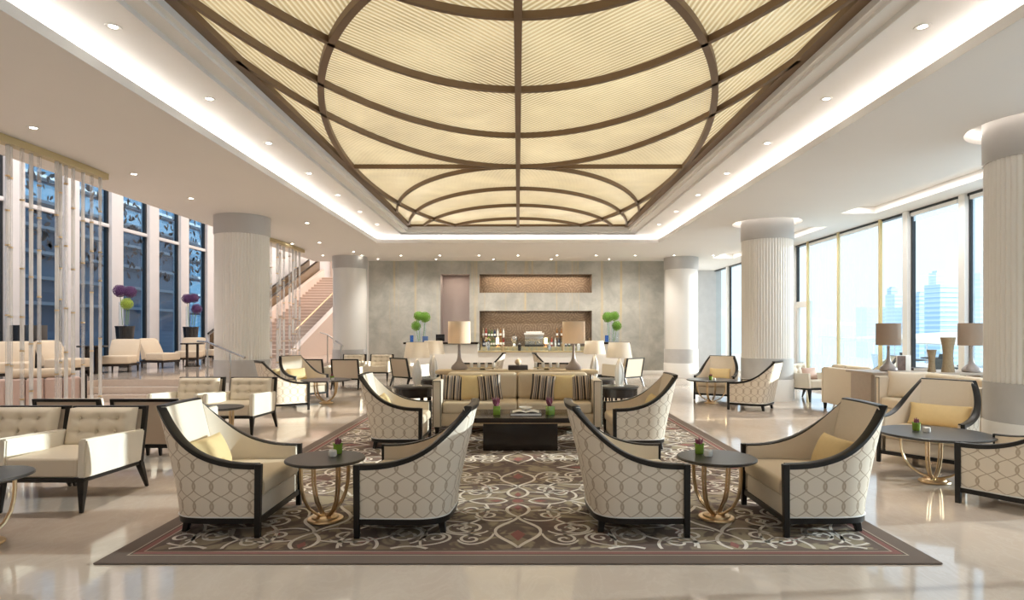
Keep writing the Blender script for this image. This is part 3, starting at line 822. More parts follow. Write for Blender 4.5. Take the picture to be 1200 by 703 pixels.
def staircase():
    r = thing('staircase', 'wide pale stone staircase climbing behind the left glass-rod screen', 'staircase', (0, 24, PZ))
    n, run, rise = 25, .45, .163
    for k in range(n):
        box('step', 'stair_stone', r, -11.1, -8.75, run*k, run*k+run+.04, rise*k, rise*(k+1)-.03)
        box('nosing', 'pink_wall', r, -11.1, -8.75, run*k-.03, run*k+run+.01, rise*(k+1)-.03, rise*(k+1))
    s = rise/run; L = n*run
    for x0, x1, nm, h in ((-8.75, -8.5, 'stringer', .28), (-11.3, -11.1, 'stringer', .5)):
        bm = BM(); add_hexa(bm, [(x0, -.5, -.0), (x1, -.5, 0), (x1, L, 0), (x0, L, 0), (x0, -.5, h), (x1, -.5, h), (x1, L, h+s*L), (x0, L, h+s*L)])
        obj(nm, bm, 'pink_wall', r, smooth=False)
    bm = BM(); add_hexa(bm, [(-8.64, 0, .28), (-8.62, 0, .28), (-8.62, L, .28+s*L), (-8.64, L, .28+s*L), (-8.64, 0, 1.05), (-8.62, 0, 1.05), (-8.62, L, 1.05+s*L), (-8.64, L, 1.05+s*L)])
    obj('glass_balustrade', bm, 'glass', r, smooth=False)
    bm = BM(); add_tube(bm, [(-8.63, -.2, 1.08), (-8.63, L, 1.08+s*L)], .025, 8); obj('handrail', bm, 'brass', r)
    e = thing('escalator', 'dark-sided escalator rising to the left of the stone staircase', 'escalator', (0, 24, PZ))
    for x in (-11.42, -12.0):
        bm = BM(); add_hexa(bm, [(x-.05, 0, 0), (x+.05, 0, 0), (x+.05, L, s*L-.2), (x-.05, L, s*L-.2), (x-.05, 0, .9), (x+.05, 0, .9), (x+.05, L, 1.0+s*L), (x-.05, L, 1.0+s*L)])
        obj('side_panel', bm, 'bronze_bar', e, smooth=False)
        bm = BM(); add_tube(bm, [(x, -.2, .95), (x, L, 1.05+s*L)], .04, 8); obj('handrail', bm, 'screen_black', e)
    bm = BM(); add_hexa(bm, [(-11.95, 0, 0), (-11.47, 0, 0), (-11.47, L, s*L-.2), (-11.95, L, s*L-.2), (-11.95, 0, .1), (-11.47, 0, .1), (-11.47, L, .1+s*L), (-11.95, L, .1+s*L)])
    obj('ramp', bm, 'dark_steel', e, smooth=False)
    zt = PZ+n*rise
    struct(box('floor_upper', 'stair_stone', None, LW, -5.1, 24+L, 40, zt-.3, zt))
    g = thing('gallery_balustrade', 'glass balustrade along the upper gallery at the stair head', 'balustrade', (-8.5, 24+L+.1, zt))
    box('glass_panel', 'glass', g, 0, 3.3, 0, .02, 0, 1.0)
    box('handrail', 'steel', g, 0, 3.3, -.02, .04, 1.0, 1.05)
    for k, x in enumerate((-11.3, -9.7, -8.2, -7.0, -5.95)):
        wv = thing('lit_shopfront', 'small lit glazed shopfront on the upper gallery, number %s from the left' % ('one', 'two', 'three', 'four', 'five')[k], 'shopfront', (x, 39.95, zt))
        box('lit_pane', SHOP, wv, -.42, .42, -.02, 0, .1, 2.4)
        bm = BM(); add_box(bm, -.5, -.42, -.06, 0, 0, 2.5); add_box(bm, .42, .5, -.06, 0, 0, 2.5); add_box(bm, -.42, .42, -.06, 0, 2.4, 2.5)
        obj('frame', bm, 'bronze_bar', wv, smooth=False)
SHOP = emit('shop_light', (.95, .92, .85), 1.3)
staircase()

# ---- handrails at the platform
def handrails():
    for lb, pts, feet in (('brushed steel handrail at the platform steps beside the large left column', [(-6.93, 13.3, 1.26), (-6.5, 12.86, 1.25), (-5.45, 11.62, 1.10), (-5.0, 11.25, 1.0)], [((-6.5, 12.86), 0, 1.25), ((-5.45, 11.62), 0.0, 1.10)]),
                          ('brushed steel handrail standing before the back left column', [(-6.75, 21, 1.42), (-6.2, 20.0, 1.36), (-5.3, 18.6, 1.02)], [((-6.2, 20.0), PZ, 1.36), ((-5.4, 18.75), 0, 1.04)])):
        r = thing('handrail', lb, 'handrail', (0, 0, 0))
        bm = BM(); add_tube(bm, pts, .024, 8); obj('rail', bm, 'steel', r)
        for (x, y), z0, z1 in feet:
            bm = BM(); add_tube(bm, [(x, y, z0), (x, y, z1)], .02, 8); obj('post', bm, 'steel', r)
handrails()

# ---- hanging glass rod screens
def rod_screen(label, rail, rods, zb, seed, rr=.023):
    rnd = random.Random(seed)
    r = thing('glass_rod_screen', label, 'screen', (rail[0][0], rail[0][1], 0))
    ox, oy = rail[0][0], rail[0][1]
    # rail: slightly curved in plan
    A, B = [], []
    bm = BM(); n = len(rail)
    for i, (x, y) in enumerate(rail):
        a, b = Vector(rail[max(0, i-1)]), Vector(rail[min(n-1, i+1)]); t = (b-a).normalized(); p = Vector((-t.y, t.x))*.07
        A.append([(x-ox+p.x, y-oy+p.y, ZC-.09), (x-ox+p.x, y-oy+p.y, ZC-.001)]); B.append([(x-ox-p.x, y-oy-p.y, ZC-.09), (x-ox-p.x, y-oy-p.y, ZC-.001)])
    grid_solid(bm, A, B); obj('top_rail', bm, 'champagne', r)
    for yy in rods:
        for (xa, ya), (xb, yb) in zip(rail, rail[1:]):
            if ya <= yy <= yb: break
        x = xa+(xb-xa)*(yy-ya)/(yb-ya)-ox+rnd.uniform(-.04, .04); y = yy-oy
        cuts = [zb]; z = zb+rnd.uniform(.15, .5)
        while z < ZC-.3: cuts.append(z); z += rnd.choice((.42, .6, .85))
        cuts.append(ZC-.09)
        rod = lathe('glass_rod', 'tube_glass', r, [(0, zb), (rr*.3, zb), (rr*.3, ZC-.09), (0, ZC-.09)], 6, (x, y, 0))
        for k, (c0, c1) in enumerate(zip(cuts, cuts[1:])):
            lathe('segment', 'tube_glass' if rnd.random() < .55 else 'tube_frost', rod, [(0, c0), (rr, c0), (rr, c1), (0, c1)], 10, angle=50)
            if k: lathe('joint', 'brass', rod, [(0, c0-.010), (rr+.003, c0-.010), (rr+.003, c0+.010), (0, c0+.010)], 10)
    A, B = [], []
    bm = BM()
    for i, (x, y) in enumerate(rail):
        a, b = Vector(rail[max(0, i-1)]), Vector(rail[min(n-1, i+1)]); t = (b-a).normalized(); p = Vector((-t.y, t.x))*.07
        A.append([(x-ox+p.x, y-oy+p.y, 0), (x-ox+p.x, y-oy+p.y, zb)]); B.append([(x-ox-p.x, y-oy-p.y, 0), (x-ox-p.x, y-oy-p.y, zb)])
    grid_solid(bm, A, B); obj('bottom_rail', bm, 'champagne', r)
rod_screen('hanging screen of jointed glass rods at the far left', [(-6.28, 6.0), (-6.2, 7.0), (-6.17, 8.0), (-6.17, 8.7), (-6.2, 9.2)], [7.25, 7.45, 7.53, 7.62, 7.82, 7.95, 8.19, 8.30, 8.40, 8.55, 8.77, 8.94, 9.07], .04, 3)
rod_screen('hanging screen of jointed glass rods behind the large left column', [(-6.34, 15.3), (-6.26, 16.0), (-6.24, 17.0), (-6.28, 17.9)], [15.5, 15.72, 15.95, 16.2, 16.5, 16.86, 17.12, 17.4, 17.68], .5, 5, .033)

for x, y in ((-5.2, 7.4), (-5.2, 8.7), (-5.3, 15.8), (-5.3, 17.4)): spot('rod_spot', (x, y, 3.8), 28, aim=(-.9, 0, -1.6), size=1.5)

# ================================================================== FURNITURE
# ---- rug
RUGT = .012
def rug():
    cy = 3.93+RHY
    r = thing('rug', 'large brown patterned rug with cream scrolls under the central seating', 'rug', (0, cy, 0))
    bm = BM(); add_box(bm, -RHX, RHX, -RHY, RHY, .001, RUGT, .004, 1); obj('pile', bm, 'rug', r)
    lim_x, lim_y = RHX-.25, RHY-.25
    z = RUGT+.0015
    def ribbon(bm, pts, w):
        n = len(pts); L, R = [], []
        ok = []
        for i in range(n):
            a, b = Vector(pts[max(i-1, 0)]), Vector(pts[min(i+1, n-1)]); t = b-a
            if t.length < 1e-6: t = Vector((1, 0))
            t.normalize(); ww = w*(.45+.55*math.sin(PI*min(1, max(0, (i+.5)/n)))**.5)/2
            p = Vector((-t.y, t.x))*ww; q = Vector(pts[i])
            L.append(q+p); R.append(q-p); ok.append(abs(q.x) < lim_x and abs(q.y) < lim_y)
        pv = None
        for i in range(n):
            if not ok[i]: pv = None; continue
            c = (bm.verts.new((L[i].x, L[i].y, z)), bm.verts.new((R[i].x, R[i].y, z)))
            if pv: bm.faces.new((pv[0], pv[1], c[1], c[0]))
            pv = c
    def bez(p0, p1, p2, p3, n=14):
        out = []
        for i in range(n+1):
            t = i/n; u = 1-t
            out.append(tuple(u**3*p0[k]+3*u*u*t*p1[k]+3*u*t*t*p2[k]+t**3*p3[k] for k in (0, 1)))
        return out
    def volute(cx, cy_, r0, a0, turns, sgn, n=34):
        return [(cx+r0*(1-.86*i/n)*math.cos(a0+sgn*2*PI*turns*i/n), cy_+r0*(1-.86*i/n)*math.sin(a0+sgn*2*PI*turns*i/n)) for i in range(n+1)]
    curves, wid, reds, darks = [], [], [], []
    def C(pts, w=.026): curves.append(pts); wid.append(w)
    # quarter motif along +y, mirrored left/right and turned four ways
    for s in (1, -1):
        C([(s*x, y) for x, y in bez((0, .10), (.10, .16), (.16, .30), (0, .46))], .028)
        C([(s*x, y) for x, y in bez((0, .46), (.02, .60), (.19, .66), (.18, .82))], .032)
        C([(s*x, y) for x, y in bez((.18, .82), (.17, .96), (.05, 1.02), (0, 1.16))], .032)
        C([(s*x, y) for x, y in volute(.74, .40, .13, 1.9, 1.4, 1)], .026); C([(s*x, y) for x, y in bez((.10, .30), (.30, .22), (.60, .26), (.70, .53))], .026)
        C([(s*x, y) for x, y in volute(.26, .40, .125, -2.3, 1.35, 1)], .024)
        C([(s*x, y) for x, y in bez((.05, .50), (.12, .60), (.30, .58), (.37, .45))], .024)
        C([(s*x, y) for x, y in volute(.47, .73, .14, 2.9, 1.4, -1)], .026)
        C([(s*x, y) for x, y in bez((.24, .80), (.28, .90), (.52, .95), (.60, .78))], .026)
        C([(s*x, y) for x, y in volute(.36, .98, .10, -2.4, 1.35, 1)], .024)
        C([(s*x, y) for x, y in bez((.19, .86), (.22, 1.10), (.40, 1.16), (.46, 1.00))], .024)
        C([(s*x, y) for x, y in bez((.60, .60), (.72, .72), (.80, .92), (.70, 1.20))], .022)
    reds.append([(0, .78), (.06, .88), (0, 1.02), (-.06, .88)]); reds.append([(.40, .24), (.50, .28), (.56, .36), (.46, .34)])
    reds.append([(.0, .14), (.035, .20), (0, .28), (-.035, .20)])
    darks.append([(.30, .52), (.42, .56), (.36, .66), (.26, .62)])
    cb, rb, db = BM(), BM(), BM()
    cents = []
    for k in range(-1, 4):
        cents.append((0, 5.36-cy+2.62*k))
        for sx in (-1.5, 1.5): cents.append((sx, 5.36-cy-1.31+2.62*k))
        for sx in (-3.0, 3.0): cents.append((sx, 5.36-cy+2.62*k))
    for (mx, my) in cents:
        for q in range(4):
            ca, sa = math.cos(q*PI/2), math.sin(q*PI/2); kx = .93
            f = lambda p: (mx+kx*(p[0]*ca-p[1]*sa), my+(p[0]*sa+p[1]*ca))
            for pts, w in zip(curves, wid): ribbon(cb, [f(p) for p in pts], w)
            for pts, b_ in [(p, rb) for p in reds]+[(p, db) for p in darks]:
                g = [f(p) for p in pts]
                if all(abs(x) < lim_x and abs(y) < lim_y for x, y in g): b_.faces.new([b_.verts.new((x, y, z-.0006)) for x, y in g])
        if abs(mx) < lim_x-.1 and abs(my) < lim_y-.1:
            rb.faces.new([rb.verts.new((mx+  .05*math.cos(a*PI/8), my+.05*math.sin(a*PI/8), z-.0006)) for a in range(16)])
    for bm, m, nm in ((cb, 'rug_cream', 'cream_scrolls'), (rb, 'rug_red', 'red_petals'), (db, 'rug_dark', 'dark_petals')):
        for f in bm.faces:
            f.normal_update()
            if f.normal.z < 0: f.normal_flip()
        me = bpy.data.meshes.new(nm); bm.to_mesh(me); bm.free(); me.materials.append(M[m])
        o = link(nm, me, r); o['kind'] = 'stuff'
rug()

# ---- A: high-back tub armchair
def make_tub(extra=0.0, label='', hb=.93):
    w = .415+extra; bw = .275+extra; arm = .525
    zb = .135
    # plan of the outer face at the top (right half from front to back centre), local front = -Y
    def bez(p0, p1, p2, p3, t):
        u = 1-t
        return Vector([u**3*p0[k]+3*u*u*t*p1[k]+3*u*t*t*p2[k]+t**3*p3[k] for k in (0, 1)])
    top_half, base_half = [], []
    n1, n2, n3 = 6, 16, 5
    for i in range(n1): t = i/n1; top_half.append(Vector((w, -.40+t*.34)))
    for i in range(n2): top_half.append(bez((w, -.06), (w, .14), (bw+.10, .30), (bw, .40), i/n2))
    for i in range(n3+1): t = i/n3; top_half.append(Vector((bw*(1-t), .40+.025*math.sin(t*PI/2))))
    for i in range(n1): t = i/n1; base_half.append(Vector((w-.005, -.40+t*.32)))
    for i in range(n2): base_half.append(bez((w-.005, -.08), (w-.005, .12), (bw+.10, .20), (bw-.02, .235), i/n2))
    for i in range(n3+1): t = i/n3; base_half.append(Vector(((bw-.02)*(1-t), .235+.015*math.sin(t*PI/2))))
    ncorner = n1+n2
    # arc length to the back corner
    acc = [0]
    for a, b in zip(top_half, top_half[1:]): acc.append(acc[-1]+(b-a).length)
    sc = acc[ncorner]
    hts = [arm+(hb-arm)*min(1, acc[i]/sc)**2.5 if i < ncorner else hb for i in range(len(acc))]
    def full(h): return h+[Vector((-p.x, p.y)) for p in h[-2::-1]]
    top, base = full(top_half), full(base_half); ht = hts+hts[-2::-1]
    al = acc+[2*acc[-1]-a for a in acc[-2::-1]]
    N = len(top)
    def off(P, d):
        out = []
        for i in range(len(P)):
            t = (P[min(i+1, len(P)-1)]-P[max(i-1, 0)]).normalized(); out.append(P[i]+Vector((-t.y, t.x))*d)
        return out
    def at(P0, P1, i, z):
        k = (z-zb)/(hb-zb)
        k = k**1.15
        return P0[i].lerp(P1[i], k)
    b0, t0 = base, top
    b1, t1 = off(base, .022), off(top, .022); b2, t2 = off(base, .060), off(top, .060)
    def surf(B_, T_, z0, dz, m=8):
        g = []
        for i in range(N):
            row = []
            for j in range(m+1):
                z = z0+(ht[i]-dz-z0)*j/m; p = at(B_, T_, i, z); row.append(Vector((p.x, p.y, z)))
            g.append(row)
        return g
    r = thing('tub_armchair', label, 'armchair')
    A, Bg = surf(b0, t0, zb, .012), surf(b1, t1, zb, .012)
    uv = [[(al[i], A[i][j].z) for j in range(len(A[i]))] for i in range(N)]
    bm = BM(); grid_solid(bm, A, Bg, uv); obj('outer_shell', bm, 'trellis', r, label='trellis-patterned outside of the chair')
    bm = BM(); grid_solid(bm, surf(b1, t1, .30, .012), surf(b2, t2, .30, .012)); obj('inner_lining', bm, 'fabric_cream', r)
    # top rail: dark band along the top edge
    bm = BM(); A, Bg = [], []
    o0, o1 = off(top, -.006), off(top, .058)
    bo0, bo1 = off(base, -.006), off(base, .058)
    for i in range(N):
        z = ht[i]
        pa, pb = at(bo0, o0, i, z-.03), at(bo1, o1, i, z-.03); qa, qb = at(bo0, o0, i, z), at(bo1, o1, i, z)
        A.append([Vector((pa.x, pa.y, z-.038)), Vector((qa.x, qa.y, z-.004)), Vector((qa.x*.9+qb.x*.1, qa.y*.9+qb.y*.1, z))])
        Bg.append([Vector((pb.x, pb.y, z-.022)), Vector((qb.x, qb.y, z-.004)), Vector((qb.x*.9+qa.x*.1, qb.y*.9+qa.y*.1, z))])
    grid_solid(bm, A, Bg); obj('top_rail', bm, 'black_wood', r)
    # dark base rail
    bm = BM(); A, Bg = [], []; c0, c1 = off(base, -.004), off(base, .05)
    for i in range(N): A.append([(c0[i].x, c0[i].y, .095), (c0[i].x, c0[i].y, zb)]); Bg.append([(c1[i].x, c1[i].y, .095), (c1[i].x, c1[i].y, zb)])
    grid_solid(bm, A, Bg); add_box(bm, -w+.02, w-.02, -.415, -.375, .095, zb)
    obj('base_rail', bm, 'black_wood', r)
    # white piping along the bottom edge
    bm = BM(); pp = off(base, -.006)
    add_tube(bm, [(p.x, p.y, zb+.008) for p in pp], .005, 5); obj('piping', bm, 'paper_white', r)
    for s in (1, -1):
        bm = BM(); add_hexa(bm, [(s*w-.021, -.425, 0), (s*w+.015, -.425, 0), (s*w+.015, -.385, 0), (s*w-.021, -.385, 0), (s*w-.030 if s > 0 else s*w-.012, -.432, arm-.001), (s*w+.012 if s > 0 else s*w+.030, -.432, arm-.001), (s*w+.012 if s > 0 else s*w+.030, -.385, arm-.001), (s*w-.030 if s > 0 else s*w-.012, -.385, arm-.001)], .003)
        bm2 = BM(); merge(bm2, bm)
        obj('front_post', bm2, 'black_wood', r)
    for s in (1, -1):
        bm = BM(); add_leg(bm, (s*(bw-.02), .175, .10), (s*(bw-.01), .195, 0), .026, .020); obj('rear_leg', bm, 'black_wood', r)
    # seat base panel and cushion: follow the tub
    def pad(z0, z1, inset, front, bev):
        bm = BM(); pts = off(base, .062+inset); m = [p for p in pts if p.y > front+.02]
        poly = [Vector((pts[0].x, front))]+m+[Vector((pts[-1].x, front))]
        v0 = [bm.verts.new((p.x, p.y, z0)) for p in poly]; v1 = [bm.verts.new((p.x, p.y, z1)) for p in poly]
        k = len(poly)
        for i in range(k): bm.faces.new((v0[i], v0[(i+1) % k], v1[(i+1) % k], v1[i]))
        ft = bm.faces.new(v1); bm.faces.new(v0[::-1])
        es = [e for e in bm.edges if e.verts[0].co.z == e.verts[1].co.z]
        bmesh.ops.bevel(bm, geom=es, offset=bev, segments=3, profile=.5, affect='EDGES')
        return bm
    obj('seat_base', pad(zb-.01, .275, .0, -.40, .008), 'fabric_cream', r)
    obj('seat_cushion', pad(.278, .405, .006, -.425, .035), 'fabric_seat', r)
    return r
LUMB = pillow_mesh('lumbar_pillow', .46, .27, .13, 'gold_fabric')
def lumbar(cx, cy, rz, label, ztop=RUGT, back=.13, wide=1.0):
    o = link('lumbar_pillow', LUMB); tag(o, label, 'pillow', None)
    d = Vector((math.sin(rz), -math.cos(rz)))   # chair facing (front = -Y local)
    o.location = (cx-d.x*back, cy-d.y*back, ztop+.405+.122); o.rotation_euler = (-.42, 0, rz); o.scale = (wide, 1, 1)
    return o
tub = make_tub(0.0, 'cream trellis tub armchair at the front left of the rug, facing right')
def face(dx, dy): return math.atan2(dx, -dy)       # local -Y to (dx,dy)
first = {}
def put_tub(front, d, label, wide=False, z=0.0, pil=None, sc=None):
    """front = centre of the front edge, d = facing direction"""
    d = Vector(d).normalized(); c = Vector(front)-d*.415; rz = face(d.x, d.y)
    src = tub; key = 0
    if key not in first:
        first[key] = 1; src.location = (c.x, c.y, z); src.rotation_euler = (0, 0, rz); src['label'] = label; r = src
        if sc: r.scale = (sc, sc, sc)
    else: r = dup(src, (c.x, c.y, z), rz, label, None, (sc, sc, sc) if sc else None)
    r['group'] = 'cream tub armchairs'
    if pil: lumbar(c.x, c.y, rz, pil, z, wide=1.35 if wide else 1.0)
Y0 = 4.83
put_tub((-1.86, Y0), (1, 0), 'cream trellis tub armchair at the front left of the rug, facing right', z=RUGT, pil='gold lumbar cushion in the front left tub armchair')
put_tub((-1.15, Y0-.02), (-1, .03), 'cream trellis tub armchair on the front rug just left of its middle, facing left', z=RUGT, pil='gold lumbar cushion in the tub armchair left of the rug centre')
put_tub((1.21, Y0), (1, .03), 'cream trellis tub armchair on the front rug just right of its middle, facing right', z=RUGT, pil='gold lumbar cushion in the tub armchair right of the rug centre')
put_tub((1.92, Y0), (-1, 0), 'cream trellis tub armchair at the front right of the rug, facing left', z=RUGT, pil='gold lumbar cushion in the front right tub armchair')
put_tub((-1.2, 8.02), (1, .0), 'cream tub armchair left of the sofa and coffee table, facing right', z=RUGT, pil='gold lumbar cushion in the tub armchair left of the sofa')
put_tub((1.18, 7.95), (-1, .0), 'cream tub armchair right of the sofa and coffee table, facing left', z=RUGT, pil='gold lumbar cushion in the tub armchair right of the sofa')
put_tub((-4.2, 11.95), (.80, .60), 'cream tub armchair before the large left column, seen from its side', pil=None)
put_tub((-4.50, 13.40), (.8, -.6), 'sunlit tub armchair behind the large left round table, showing a gold cushion', pil='gold lumbar cushion in the sunlit tub armchair by the left column')
put_tub((4.21, 13.2), (-.5, -.86), 'tub armchair facing the room beside the second right column, behind a round table', pil='gold lumbar cushion in the tub armchair beside the second right column')
put_tub((4.24, 11.98), (-.78, .62), 'tub armchair with bright sunlit back beside the second right column, facing away')
put_tub((4.37, 6.69), (-.8, -.6), 'cream tub armchair at the right edge behind the big round table', wide=True, pil='long gold lumbar cushion in the tub armchair at the right edge')
put_tub((4.17, 5.58), (-.55, .84), 'trellis tub armchair cut by the right edge of the picture, seen from outside')
put_tub((-1.15, 15.9), (-1, .1), 'distant tub armchair left of the centre line before the bar counter')
put_tub((1.2, 15.9), (1, .1), 'distant tub armchair right of the centre line before the bar counter')
put_tub((7.0, 17.0), (-.3, -.95), 'distant tub armchair by the terrace door right of the second column', sc=1.08)
put_tub((7.0, 12.95), (-.9, .3), 'tub armchair by the sheer blinds whose dark curved rail shows behind the pale sofa', sc=1.05)

# ---- B: black-framed tufted lounge chair
def make_lounge():
    r = thing('lounge_chair', 'tufted cream lounge chair with black frame and tapered legs at the left, facing the camera', 'lounge chair')
    for s in (1, -1):
        bm = BM(); add_hexa(bm, [(s*.33-.035, -.42, .285), (s*.33+.035, -.42, .285), (s*.33+.035, .34, .265), (s*.33-.035, .34, .265),
                                 (s*.33-.035, -.40, .60), (s*.33+.035, -.40, .60), (s*.33+.035, .40, .56), (s*.33-.035, .40, .56)])
        t = BM(); merge(t, bm); bmesh.ops.bevel(t, geom=list(t.edges), offset=.012, segments=2, affect='EDGES')
        obj('arm', t, 'leather_white', r)
    box('seat_cushion', 'leather', r, -.292, .292, -.415, .26, .285, .445, .03, 3)
    # tufted back cushion (front at -Y), leaning
    n, m = 26, 22; A, B = [], []
    tf = [(x, z) for x in (-.17, 0, .17) for z in (.56, .68)]
    def lean(z): return (z-.42)*.24
    for i in range(n+1):
        x = -.292+.584*i/n; ra, rb = [], []
        for j in range(m+1):
            z = .43+.335*j/m
            e = min(1, (min(i, n-i)/2.0))**.5*min(1, (min(j, m-j)/2.0))**.5
            y = .235-.035*e
            for tx, tz in tf:
                d2 = ((x-tx)**2+(z-tz)**2); y += .028*math.exp(-d2/.0009)
            for tx in (-.17, 0, .17): y += .009*math.exp(-((x-tx)/.012)**2)*e
            for tz in (.56, .68): y += .009*math.exp(-((z-tz)/.012)**2)*e
            ra.append((x, y+lean(z), z)); rb.append((x, .335+lean(z), z))
        A.append(ra); B.append(rb)
    bm = BM(); grid_solid(bm, A, B); obj('back_cushion', bm, 'leather', r, angle=60)
    for tx, tz in tf:
        bm = BM(); add_sphere(bm, (tx, .222+lean(tz), tz), .012, 8, 6, (1, .6, 1)); obj('tuft_button', bm, 'leather', r)
    def yb(z): return .345+(z-.26)*.20
    bm = BM()
    add_hexa(bm, [(-.325, yb(.27), .27), (.325, yb(.27), .27), (.325, yb(.27)+.02, .27), (-.325, yb(.27)+.02, .27), (-.325, yb(.76), .76), (.325, yb(.76), .76), (.325, yb(.76)+.02, .76), (-.325, yb(.76)+.02, .76)])
    obj('rear_panel', bm, 'fabric_tan', r, smooth=False)
    bm = BM()
    for s in (1, -1):
        add_hexa(bm, [(s*.345-.02, yb(.25)-.01, .25), (s*.345+.02, yb(.25)-.01, .25), (s*.345+.02, yb(.25)+.032, .25), (s*.345-.02, yb(.25)+.032, .25),
                      (s*.335-.02, yb(.77)-.01, .775), (s*.335+.02, yb(.77)-.01, .775), (s*.335+.02, yb(.77)+.032, .775), (s*.335-.02, yb(.77)+.032, .775)], .003)
    add_box(bm, -.345, .345, yb(.76)-.01, yb(.76)+.032, .745, .775); add_box(bm, -.345, .345, yb(.26)-.01, yb(.26)+.032, .24, .28)
    obj('back_frame', bm, 'black_wood', r)
    bm = BM()
    add_box(bm, -.355, .355, -.425, -.385, .25, .286, .004)
    for s in (1, -1): add_hexa(bm, [(s*.335-.02, -.42, .25), (s*.335+.02, -.42, .25), (s*.335+.02, .37, .235), (s*.335-.02, .37, .235), (s*.335-.02, -.42, .286), (s*.335+.02, -.42, .286), (s*.335+.02, .37, .268), (s*.335-.02, .37, .268)], .003)
    obj('seat_frame', bm, 'black_wood', r)
    for s in (1, -1):
        bm = BM(); add_leg(bm, (s*.335, -.40, .26), (s*.335, -.415, 0), .030, .013); obj('leg', bm, 'black_wood', r)
        bm = BM(); add_leg(bm, (s*.335, .355, .255), (s*.345, .46, 0), .030, .013); obj('leg', bm, 'black_wood', r)
    return r
lng = make_lounge()
def put_lounge(x, y, d, label, z=0):
    rz = face(*d)
    if 'l' not in first: first['l'] = 1; lng.location = (x, y, z); lng.rotation_euler = (0, 0, rz); lng['label'] = label; r = lng
    else: r = dup(lng, (x, y, z), rz, label)
    r['group'] = 'black-framed lounge chairs'; return r
put_lounge(-3.92, 5.46, (0, -1), 'tufted cream lounge chair with black tapered legs, whole chair at the front left')
put_lounge(-4.66, 5.46, (0, -1), 'tufted cream lounge chair cut by the left edge, next to the whole one')
put_lounge(-4.77, 6.95, (0, 1), 'lounge chair with tan back to us behind the front left chairs, left of two')
put_lounge(-3.95, 6.95, (0, 1), 'lounge chair with tan back to us behind the front left chairs, right of two')
put_lounge(-4.9, 9.1, (0, -1), 'tufted lounge chair facing us in the second left row, left of the pair')
put_lounge(-4.1, 9.1, (0, -1), 'tufted lounge chair facing us in the second left row, right of two')
put_lounge(-5.25, 15.95, (0.05, 1), 'distant lounge chair with tan back behind the left round table, left of two')
put_lounge(-4.35, 15.95, (0.05, 1), 'distant lounge chair with tan back behind the left round table, right of two')
put_lounge(-4.95, 18.2, (0, -1), 'distant lounge chair facing us below the back left column')
put_lounge(-4.12, 18.2, (0, -1), 'distant sunlit lounge chair facing us before the left part of the grey back wall')
put_lounge(-.9, 14.2, (0, 1), 'distant lounge chair turned away behind the console, left of centre')
put_lounge(.78, 14.2, (0, 1), 'distant lounge chair turned away behind the console, right of centre')
put_lounge(-2.85, 16.5, (.65, .75), 'distant lounge chair seen from behind beyond the left round lamp table')
put_lounge(2.8, 16.5, (-.65, .75), 'distant lounge chair seen from behind beyond the right round lamp table')
put_lounge(6.25, 13.3, (.35, -.93), 'pale lounge chair with a pink cushion beside the second right column')
o = link('pink_pillow', pillow_mesh('pink_pillow', .40, .26, .12, simple('rose_fabric', (.55, .36, .28), .6, var=.1)))
tag(o, 'rose-pink cushion on the pale lounge chair by the second right column', 'pillow'); o.location = (6.28, 13.24, .57); o.rotation_euler = (-.25, 0, face(.35, -.93))

# ---- side tables with brass hoop legs
def make_table(R, label, h=.49):
    r = thing('side_table', label, 'table')
    lathe('table_top', 'charcoal_top', r, [(0, h-.028), (R-.025, h-.028), (R, h-.016), (R, h-.006), (R-.008, h), (0, h)], 56)
    q = min(.20, R*.68) if R < .4 else .29
    for k in range(4):
        a = PI/4+k*PI/2; bm = BM()
        for off in (-.011, .011):
            pts = []
            for rr, z in ((q, h-.03), (q, h-.14), (q*.97, h-.22), (q*.88, h-.30), (q*.68, h-.375), (q*.42, h-.42), (.05, h-.445), (.02, h-.45)):
                pts.append((rr*math.cos(a)-off*math.sin(a), rr*math.sin(a)+off*math.cos(a), z))
            add_tube(bm, pts, .009, 6)
        obj('leg', bm, 'brass', r)
    lathe('base', 'brass', r, [(0, 0), (.135, 0), (.14, .008), (.135, .018), (.105, .022), (.10, .034), (.07, .04), (0, .042)], 32)
    lathe('collar', 'brass', r, [(q-.02, h-.034), (q+.02, h-.034), (q+.02, h-.028), (q-.02, h-.028)], 32)
    return r
t_s = make_table(.305, 'round black side table with brass hoop legs between the two front left tub armchairs')
t_s.location = (-1.51, 4.82, RUGT)
dup(t_s, (1.57, 4.86, RUGT), 0, 'round black side table with brass hoop legs between the two front right tub armchairs')
dup(t_s, (-3.76, 4.30, 0), .3, 'round black side table cut by the left edge before the lounge chairs')
dup(t_s, (-3.75, 7.75, 0), .3, 'round black side table beside the second left row of lounge chairs', scale=(.9, .9, 1.1))
t_l = make_table(.50, 'large round black table with brass hoop legs at the right edge')
t_l.location = (4.12, 6.08, 0)
dup(t_l, (-3.95, 12.65, 0), .2, 'large round black table by the large left column')
dup(t_l, (3.98, 12.65, 0), .2, 'large round black table beside the second right column')
for t in ('side_table',):
    pass

